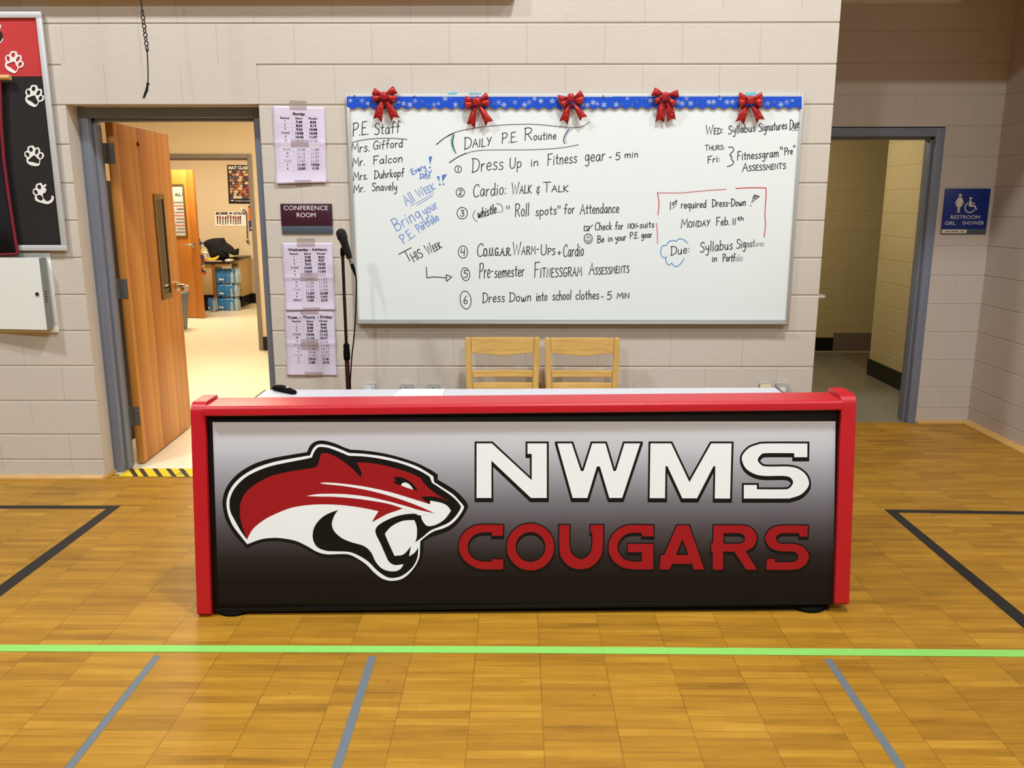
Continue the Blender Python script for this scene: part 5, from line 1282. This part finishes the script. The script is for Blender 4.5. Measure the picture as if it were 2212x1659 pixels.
# ------------------------------------------------------------------ restroom side
rs = thing('restroom_sign', (3.11, RB, 1.366), 'blue RESTROOM GIRL SHOWER sign with white pictograms, right of the far doorway', 'sign')
sx0, sx1, sz0, sz1 = 2.955, 3.268, 1.367, 1.678
mb = MB(); mb.box(sx0, sx1, RB-.008, RB-.001, sz0+.037, sz1, M_NAVY, .002); mb.build('plate', rs)
mb = MB(); mb.box(sx0, sx1, RB-.008, RB-.001, sz0, sz0+.0365, M_SLATE, .001); mb.build('lower_strip', rs)
mb = MB(); mb.box(sx0+.005, sx0+.178, RB-.0092, RB-.0081, sz0+.007, sz0+.032, M_SIGNC, .0004)
for k, w in ((.03, .03), (.068, .05), (.135, .02)): mb.box(sx0+k, sx0+k+w, RB-.0096, RB-.0093, sz0+.016, sz0+.022, M_SLATE)
mb.build('label_tape', rs)
def sgp(u, v): return Vector((sx0+(sx1-sx0)*u, RB-.0088, sz1-(sz1-sz0)*v))
FS = lambda p: sgp(p[0], p[1])
mb = MB()
put_text(mb, 'RESTROOM', M_SIGNW, lambda p: Vector((p[0], RB-.0088, p[1])), sx0+.157, sz1-.206, .0262, .202, bold=0.0)
put_text(mb, 'GIRL', M_SIGNW, lambda p: Vector((p[0], RB-.0088, p[1])), sx0+.058, sz1-.246, .0255, .074, bold=0.0)
put_text(mb, 'SHOWER', M_SIGNW, lambda p: Vector((p[0], RB-.0088, p[1])), sx0+.217, sz1-.245, .0255, .149, bold=0.0)
mb.build('lettering', rs)
mb = MB()
cir = lambda cx, cy, r, n=20: [(cx+r*math.cos(2*math.pi*i/n), cy+r*math.sin(2*math.pi*i/n)) for i in range(n)]
mb.poly(cir(.340, .145, .034), M_SIGNC, FS)
mb.poly([(.305, .190), (.375, .190), (.412, .250), (.432, .325), (.420, .345), (.405, .335), (.380, .262), (.405, .392), (.365, .392), (.365, .525), (.345, .528), (.341, .400), (.335, .400), (.331, .528), (.310, .525), (.310, .392), (.268, .392), (.298, .262), (.272, .335), (.258, .345), (.245, .325), (.268, .250)], M_SIGNC, FS)
mb.poly(cir(.578, .212, .030), M_SIGNC, FS)
mb.poly([(.552, .255), (.598, .255), (.605, .305), (.680, .308), (.682, .330), (.608, .330), (.610, .355), (.690, .358), (.748, .455), (.722, .470), (.672, .392), (.552, .392)], M_SIGNC, FS)
arc = [(.585+.110*math.cos(a), .408+.112*math.sin(a)) for a in [(-2.15-i*.2) for i in range(22)]]
mb.ribbon([p for p in arc if not (p[0] > .655 and p[1] < .43)][:19], .024, M_SIGNC, FS)
mb.build('pictograms', rs)
# restroom door, swung out into the recess, only its lever shows past the wall corner
rd = thing('room_door', (1.80, 5.12, 0), 'open restroom door hidden behind the wall corner, only its silver lever showing', 'door')
mb = MB(); mb.box(1.765, 1.8085, 5.12, 6.02, .012, 2.02, M_DOOR, .002); mb.build('door_leaf', rd)
hz2 = on_y(1776, 642, 5.18).z
mb = MB(); mb.lathe([(.030, .0005), (.030, .007), (.014, .012), (.013, .020)], (1.8085, 5.19, hz2), M_SATIN, 20, (1, 0, 0))
mb.tube([(1.828, 5.19, hz2), (1.868, 5.19, hz2), (1.876, 5.20, hz2), (1.876, 5.30, hz2)], [.012, .012, .012, .009], M_LEVER, 12); mb.build('lever_handle', rd)

# ------------------------------------------------------------------ office seen through the second doorway
# inner door, open
od = thing('office_door', (-5.25, 11.85, 0), 'open veneer door with notices behind its window, far inside the office', 'door')
oa = .20; ocs, osn = math.cos(oa), math.sin(oa); OX, OY = -4.372, 11.66
def O(v): return Vector((OX-v.x*ocs+v.y*osn, OY+v.x*osn+v.y*ocs, v.z))      # v.x from the free edge toward the hinge, v.y into the leaf
mb = MB(); mb.box(0, .90, 0, .044, .012, 2.006, M_DOORX, .002, O); mb.build('door_leaf', od)
on_o = lambda px, py: on_plane(px, py, (OX, OY, 0), (-osn*-1*-1, -ocs, 0))
def ou(px, py):
    p = on_o(px, py); return ((OX-p.x)/ocs, p.z)
u1, zt = ou(397, 397); _, zb = ou(404, 514); u0 = u1+.24
mb = MB()
for q in ((u1, u1+.025, zb, zt), (u0-.025, u0, zb, zt), (u1+.025, u0-.025, zb, zb+.03), (u1+.025, u0-.025, zt-.03, zt)): mb.box(q[0], q[1], -.008, -.0005, q[2], q[3], M_BRONZE, .001, O)
wf = mb.build('window_frame', od)
mb = MB(); mb.box(u1+.025, u0-.025, -.003, -.0005, zb+.03, zt-.03, mat('notice_white', (206, 200, 190), .6), 0, O)
FO = lambda p: O(Vector((p[0], -.0038, p[1])))
def otext(s_, u, z, h, m, w=None): put_text(mb, s_, m, lambda p: O(Vector((u-p[0], -.0042, z+p[1]))), 0, 0, h, w, bold=.03)
otext('ALL !', u1+.085, zt-.16, .042, M_PRINT, .12)
for k, (m, w) in enumerate(((M_PRINTL, .15), (M_INKR, .14), (M_PRINT, .10), (M_PRINTL, .13), (M_INKR, .15), (M_PRINTL, .12), (M_PRINTL, .13), (M_INKR, .15), (M_PRINTL, .12), (M_PRINTL, .14))):
    z = zt-.24-k*.044; mb.poly([(u1+.032, z), (u1+.032+w, z), (u1+.032+w, z-.013), (u1+.032, z-.013)], m, FO)
mb.build('window_notices', wf)
u2, z2 = ou(418, 529)
mb = MB(); mb.lathe([(.034, .0005), (.034, .008), (.013, .014), (.013, .046), (.011, .05)], O(Vector((u2, 0, z2))), M_SATIN, 18, O(Vector((0, -1, 0)))-O(Vector((0, 0, 0))))
mb.tube([O(Vector((u2, -.048, z2))), O(Vector((u2+.03, -.056, z2))), O(Vector((u2+.12, -.056, z2-.004)))], [.012, .012, .009], M_SATIN, 10); mb.build('lever_handle', od)
# coloured toy garland hanging on the far side of that door edge
gt = thing('toy_garland', tuple(on_y(437, 594, 11.74)), 'string of coloured toys hanging at the edge of the office door', 'garland')
GC = [(52, 74, 150), (210, 206, 214), (240, 206, 60), (60, 66, 150), (206, 80, 50), (120, 130, 60), (226, 150, 140), (58, 56, 130), (222, 100, 50)]
for k, (px, py, r) in enumerate(((432, 526, .035), (436, 531, .030), (433, 545, .036), (436, 555, .034), (441, 562, .026), (437, 570, .034), (438, 576, .032), (439, 584, .034), (442, 591, .030))):
    cc = on_y(px, py, 11.74); mb = MB(); mb.ball(cc, r, mat('toy_%d' % k, GC[k], .5), 2, (1, .8, .95)); mb.lathe([(r*.35, 0), (r*.35, r*1.15), (0, r*1.2)], cc, MATS['toy_%d' % ((k+4) % 9)] if 'toy_%d' % ((k+4) % 9) in MATS else MATS['toy_%d' % k], 10, (.6, -.5, .4)); mb.build('toy', gt)
mb = MB(); mb.tube([on_y(431, 515, 11.74), on_y(435, 550, 11.74), on_y(440, 592, 11.74)], .005, M_RUBBER, 6); mb.build('string', gt)
# grey bin
bn_ = thing('waste_bin', (-4.40, 10.66, 0), 'tall grey waste bin standing in front of the office door', 'bin')
r0 = on_y(399.5, 632, 10.66); r1 = on_y(397, 711, 10.62); M_BIN = mat('bin_grey', (98, 112, 122), .5)
mb = MB(); b = bmesh.new(); bmesh.ops.create_cube(b, size=1)
for v in b.verts:
    t_ = v.co.z+.5; xr = r1.x+(r0.x-r1.x)*t_; hw = .14+.03*t_
    v.co = Vector((xr-hw+v.co.x*2*hw, 10.66+v.co.y*(.22+.06*t_), .002+(r0.z-.05)*t_))
bmesh.ops.bevel(b, geom=[e for e in b.edges if abs(e.verts[0].co.z-e.verts[1].co.z) > .2], offset=.03, segments=3, affect='EDGES'); mb.bm(b, M_BIN, None, False); mb.build('body', bn_)
mb = MB(); mb.box(r0.x-.345, r0.x+.008, 10.66-.15, 10.66+.15, r0.z-.047, r0.z, M_BIN, .012); mb.build('rim', bn_)
# posters on the office back wall
PY = Y3-.004
FP = lambda off: (lambda p: on_y(p[0], p[1], PY-off))
def poster(name, quad, m, label):
    mb = MB(); mb.poly(quad, m, FP(0)); o = mb.build(name, at=on_y(*quad[3], PY)); mo = o.modifiers.new('t', 'SOLIDIFY'); mo.thickness = .0015
    return tag(o, label, 'poster', 'posters on the office wall')
M_PB = mat('poster_black', (24, 20, 22), .5); M_PC = mat('poster_cream', (250, 246, 238), .6)
o = poster('poster', [(490.3, 356.2), (546, 356.8), (549, 440.5), (494.4, 439.8)], M_PB, 'black MAT CLASSIC poster with a grid of small photos, on the office wall')
def tt(mb, s_, m, x, y, h, w, bold=.03, off=.003, it=0.0):
    put_text(mb, s_, m, lambda p: on_y(x+p[0], y-p[1], PY-off), 0, 0, h, w, 'L', bold, it)
mb = MB(); tt(mb, 'MAT CLASSIC', M_PC, 493.6, 365.6, 6.6, 52, .05); mb.build('title', o); mb = MB(); tt(mb, 'foundation for youth', M_PC, 508, 434.6, 1.6, 32); mb.poly([(499, 432), (505, 432), (505, 434), (499, 434)], M_PC, FP(.003)); mb.build('small_print', o)
mb = MB(); r = random.Random(4); PCOL = [(214, 190, 170), (232, 214, 150), (150, 70, 50), (60, 44, 60), (190, 100, 60), (226, 210, 196), (96, 60, 50), (200, 130, 90), (70, 76, 96), (170, 60, 48)]
pm_ = [mat('photo_tone_%d' % i, c_, .6) for i, c_ in enumerate(PCOL)]
for row in range(10):
    y = 368.5+row*6.1; x = 494.5+row*.35
    while x < 544:
        w = r.choice((4.2, 5.6, 7.5, 9)); hh = r.choice((5.2, 5.6)); q = r.choice(pm_)
        x1 = min(x+w, 545); mb.poly([(x, y), (x1, y), (x1, y+hh), (x, y+hh)], q, FP(.002))
        for k in range(3):
            a, b_ = r.uniform(x+.3, x1-1.2), r.uniform(y+.3, y+hh-1.6); s_ = r.uniform(.8, 2.0)
            mb.poly([(a, b_), (min(a+s_, x1), b_+.3), (min(a+s_*.8, x1), b_+1.5), (a+.1, b_+1.3)], r.choice(pm_), FP(.0026+.0003*k))
        x = x1+.5
mb.build('photo_grid', o)
o = poster('poster', [(463.8, 457.5), (532, 456.4), (533, 488.5), (464.6, 488)], M_PC, 'wide white BOISE STATE poster with a row of players, low on the office wall')
M_PNAVY = mat('poster_navy', (40, 34, 62), .6); M_PORG = mat('poster_orange', (226, 106, 40), .6)
mb = MB(); tt(mb, 'BOISE', M_PNAVY, 465.6, 463.4, 5.2, 26, .06, .003, .25); tt(mb, 'STATE', M_PNAVY, 504, 463.6, 5.2, 26, .06, .003, .25)
mb.poly([(494, 462.5), (496.5, 459), (500.5, 458.6), (503.5, 462), (500, 461.6), (497, 463.2)], M_PNAVY, FP(.003)); mb.build('title', o)
mb = MB(); pm2 = [M_PNAVY, mat('photo_maroon', (120, 52, 56), .6), mat('photo_skin', (196, 132, 96), .6)]
for k, x in enumerate((468.5, 474, 480, 486, 491, 497, 503, 508, 513, 517.5)):
    y = 465+r.uniform(0, 2.5)
    mb.poly([(x+.6, y-1.2), (x+1.9, y-1.2), (x+2.1, y+.5), (x+.5, y+.5)], pm2[2], FP(.003))
    mb.poly([(x, y+.5), (x+2.8, y+.5), (x+2.6, y+7), (x+.2, y+7)], pm2[1 if k % 3 else 0], FP(.003))
    mb.poly([(x-.6, y+1.5), (x, y+.8), (x+.3, y+6), (x-.5, y+6)], pm2[2], FP(.0035)); mb.poly([(x+2.7, y+.8), (x+3.4, y+1.5), (x+3.2, y+6), (x+2.6, y+6)], pm2[2], FP(.0035))
    mb.poly([(x+.2, y+7), (x+2.6, y+7), (x+2.8, y+13), (x+2.2, y+16), (x+1.7, y+16), (x+1.5, y+9), (x+1.2, y+16), (x+.5, y+16), (x+.1, y+13)], pm2[0 if k % 2 else 1], FP(.003))
    mb.poly([(x-.1, y+16), (x+3, y+16), (x+3.2, y+17.4), (x-.3, y+17.4)], M_PB, FP(.003))
mb.build('player_row', o)
o = poster('poster', [(536, 444.5), (552, 444.5), (554, 498.5), (538.5, 499)], M_PORG, 'orange and blue poster cut off by the office door frame')
mb = MB(); mb.poly([(537, 477), (553.2, 477), (553.9, 498), (538.5, 498.5)], mat('poster_blue', (52, 56, 120), .6), FP(.002)); mb.poly([(536, 444.8), (552, 444.8), (552.2, 447.5), (536.2, 447.5)], M_PNAVY, FP(.002)); mb.poly([(541, 491), (545, 491), (545, 494), (541, 494)], M_PC, FP(.003)); mb.build('print', o)
# whistle on a lanyard, hooked on the wall
lw = thing('whistle_lanyard', tuple(on_y(534.5, 524, PY-.03)), 'whistle on a black lanyard hanging from a wall hook beside the white poster', 'lanyard')
mb = MB(); mb.tube([on_y(522.7, 440.5, PY-.012), on_y(523, 449, PY-.012)], .006, M_PC, 8); mb.lathe([(.035, 0), (.02, .02), (0, .022)], on_y(523.5, 452, PY-.004), M_PC, 10, (0, -1, 0)); mb.build('hook', lw)
mb = MB(); mb.tube([on_y(523.5, 452, PY-.03), on_y(530, 455.5, PY-.03), on_y(532, 458, PY-.03), on_y(533.4, 490, PY-.03), on_y(534.3, 516, PY-.03)], .007, M_BLK, 8); mb.build('cord', lw)
mb = MB(); q = on_y(534.6, 519.5, PY-.03); mb.ball(q, .026, M_SATIN, 2, (1, .7, 1.2)); mb.box(q.x-.012, q.x+.014, q.y-.012, q.y+.012, q.z-.04, q.z-.02, M_BLK, .002); mb.build('whistle', lw)
# desk, file cabinet, things on them
M_DESKT = mat('desk_dark_top', (52, 40, 34), .35); M_DESKP = mat('desk_beige', (196, 168, 116), .5); M_POST = mat('desk_brown_edge', (132, 88, 44), .5)
dk = thing('office_desk', (-4.7, 12.8, 0), 'beige office desk with dark top, at the back of the office', 'desk')
DY = 12.45; dr_ = on_y(498, 560, DY).x
dz = on_y(470, 565, DY).z
mb = MB(); mb.prism([(-5.6, DY), (dr_, DY), (dr_-.15, 12.93), (-5.6, 12.93)], 'z', dz-.035, dz, M_DESKT); mb.build('desktop', dk)
p1 = on_y(459, 600, DY+.02).x; p2 = on_y(465.5, 600, DY+.02).x
mb = MB(); mb.box(-5.6, p1, DY+.03, 12.91, .24, dz-.036, M_DESKP, .004); mb.build('pedestal', dk)
mb = MB(); mb.box(-5.6, p1-.01, DY+.06, 12.90, .0, .239, M_BLK); mb.build('toe_kick', dk)
mb = MB(); mb.box(p1+.001, p2, DY+.01, DY+.06, 0, dz-.036, M_POST, .003); mb.build('corner_post', dk)
mb = MB(); mb.box(p2+.001, dr_-.02, DY+.02, DY+.04, dz-.075, dz-.036, M_DESKP, .002); mb.build('apron', dk)
fc = thing('file_cabinet', (-4.15, 13.1, 0), 'beige file cabinet with black top, right of the desk', 'cabinet')
f0, f1 = on_y(501.5, 600, 12.98).x, on_y(520.5, 560, 12.98).x; fz = on_y(510, 556, 12.98).z
mb = MB(); mb.box(f0, f1-.02, 12.98, 13.44, .16, fz-.031, M_DESKP, .003); body = mb.build('body', fc)
mb = MB(); mb.box(f0-.02, f1+.01, 12.95, 13.46, fz-.03, fz, M_DESKT, .003); mb.build('top', fc)
mb = MB(); mb.box(f0+.02, f1-.03, 13.0, 13.44, 0, .159, M_BLK); mb.build('plinth', fc)
for z0, z1 in ((fz-.24, fz-.045), (.175, fz-.25)):
    mb = MB(); mb.box(f0+.012, f1-.032, 12.968, 12.9795, z0, z1, M_DESKP, .003); d_ = mb.build('drawer', fc)
    mb = MB(); mb.tube([((f0+f1)/2-.04, 12.955, (z0+z1)/2+.03), ((f0+f1)/2+.03, 12.955, (z0+z1)/2+.03)], .006, M_BLK, 8); mb.build('handle', d_)
# shrink-wrapped bottle packs stacked at the desk knee-hole
M_FILM = mat('blue_film', (52, 128, 196), .16, spec=.7, bump=.9, bscale=26, vary=.6, vscale=14); M_BOT = mat('clear_bottle', (170, 192, 206), .12, spec=.8, bump=.3, bscale=40); M_FILML = mat('film_label', (222, 230, 236), .35)
def pack(px0, px1, pyt, pyb, Y, d, label, seed):
    a, b_ = on_y(px0, pyb, Y), on_y(px1, pyt, Y); z0, z1 = max(a.z, .002), b_.z
    t = thing('bottle_pack', ((a.x+b_.x)/2, Y+d/2, z0), label, 'bottle pack', 'blue wrapped packs of water bottles')
    r = random.Random(seed); h = z1-z0; w = b_.x-a.x
    mb = MB(); mb.box(a.x+.004, b_.x-.055, Y+.014, Y+d-.01, z0+.002, z0+h*.93, M_FILM, .036, lambda v: v+Vector((noise.noise(v*11)*.016, noise.noise(v*11+Vector((3, 1, 2)))*.012, noise.noise(v*8)*.010*(1 if v.z > z0+.1 else 0))), 4)
    mb.poly([(.16*w, .20*h), (.36*w, .18*h), (.38*w, .30*h), (.17*w, .32*h)], M_FILML, lambda p: Vector((a.x+p[0], Y+.001, z0+p[1]))); mb.build('wrap', t)
    n = 5
    for i in range(n):
        for j in range(2):
            cx_ = a.x+w*(i+.5)/n; cy_ = Y+.040+j*.07+(0 if j == 0 else .02)
            if j and i < n-2: continue
            mb = MB(); rr = w/n*.47
            mb.lathe([(rr*.9, 0), (rr, h*.08), (rr*.94, h*.3), (rr, h*.55), (rr*.8, h*.72), (rr*.36, h*.88), (rr*.40, h*.90), (rr*.40, h*.985), (0, h*.99)], (cx_, cy_, z0+.001), M_BOT if i > 2 else M_FILM, 12); mb.build('bottle', t)
pack(465, 513, 642.5, 672, 12.50, .30, 'lowest pack of blue wrapped water bottles, on the office floor', 1)
pack(466, 512, 612.5, 641, 12.50, .30, 'middle pack of blue wrapped water bottles in the stack', 2)
pack(465, 514, 580, 611.5, 12.50, .30, 'topmost pack of blue wrapped water bottles in the stack', 3)
pack(448, 462, 643, 672, 12.30, .13, 'part-hidden blue bottle pack left of the desk post', 4)
# black jacket thrown on the desk
def blob(name, outline, Y, depth, m, label, cat, floor_):
    F = [on_y(px, py, Y) for px, py in outline]; c_ = sum(F, Vector())/len(F)
    mb = MB(); n = len(F); rings = 5; vs = []
    for k in range(rings+1):
        a_ = k/rings*math.pi/2; s_ = math.cos(a_); y_ = math.sin(a_)
        for p in F:
            q = c_+(p-c_)*max(s_, .02); vs.append(Vector((q.x, Y-depth*y_*(.8+.3*noise.noise(q*7)), max(q.z, floor_))))
    for p in F: vs.append(Vector((p.x, p.y+depth*.9, max(p.z, floor_))))
    fs = [[k*n+i, k*n+(i+1) % n, (k+1)*n+(i+1) % n, (k+1)*n+i] for k in range(rings) for i in range(n)]
    fs += [[i, (rings+1)*n+i, (rings+1)*n+(i+1) % n, (i+1) % n] for i in range(n)]+[[(rings+1)*n+i for i in range(n)]]
    mb.add(vs, fs, m, True); return tag(mb.build(name, at=(c_.x, Y, dz)), label, cat)
M_JKT = mat('black_jacket', (17, 16, 17), .85, bump=.5, bscale=8)
blob('jacket', [tuple(p) for p in smooth_pts([(437, 527), (446, 519), (460, 515), (474, 514.5), (480, 515), (485, 524), (494, 530), (502, 538), (507, 546), (507, 552), (500, 548), (491, 540), (490, 550), (492, 557), (484, 561.5), (466, 561.5), (456, 558), (451, 547), (446, 535)], True, 2)], 12.83, .10, M_JKT, 'crumpled black jacket thrown on the office desk', 'jacket', dz+.002)
blob('bag', [(489, 541), (496, 546), (503, 551), (512, 551.5), (513, 537), (505, 541), (500, 538)], 13.12, .09, M_JKT, 'small black bag on the file cabinet, right of the jacket', 'bag', fz+.002)
bp = [on_y(px, py, 12.52) for px, py in ((444, 556), (450, 559.5), (457, 560.6), (464, 559.5), (470, 556), (473, 552.5))]
mb = MB(); mb.tube(bp, [.010, .020, .023, .023, .018, .008], mat('banana_yellow', (238, 196, 40), .5), 10); tag(mb.build('banana', at=bp[2]-Vector((0, 0, .023))), 'yellow banana lying on the office desk in front of the jacket', 'banana')
def slab(name, px0, px1, py, Y0, Y1, z0, h, m, label, cat):
    a, b_ = on_y(px0, py, Y0).x, on_y(px1, py, Y0).x; mb = MB(); mb.box(a, b_, Y0, Y1, z0, z0+h, m, .001); return tag(mb.build(name, at=((a+b_)/2, Y0, z0)), label, cat)
slab('paper_stack', 439, 478, 564, 12.46, 12.50, dz+.0005, .010, M_WPAPER, 'white papers along the front of the office desk', 'paper')
slab('paper_stack', 486, 497, 560, 12.47, 12.62, dz+.0005, .028, M_WPAPER, 'folded white paper right of the banana on the office desk', 'paper')
tb_ = thing('tissue_box', tuple(on_y(442, 552, 12.62)), 'pale tissue box at the left end of the office desk, beside the banana', 'box')
tb_.location.z = dz; ORG[tb_.name] = Vector(tb_.location); a = on_y(437, 545, 12.6).x; b_ = on_y(447, 545, 12.6).x
mb = MB(); mb.box(a, b_, 12.58, 12.66, dz+.001, dz+.085, mat('tissue_box_card', (206, 196, 190), .6), .003); mb.build('carton', tb_)
mb = MB(); mb.lathe([(.03, 0), (.045, .03), (.02, .05), (.03, .075), (0, .08)], ((a+b_)/2, 12.62, dz+.086), M_WPAPER, 8); mb.build('tissue', tb_)
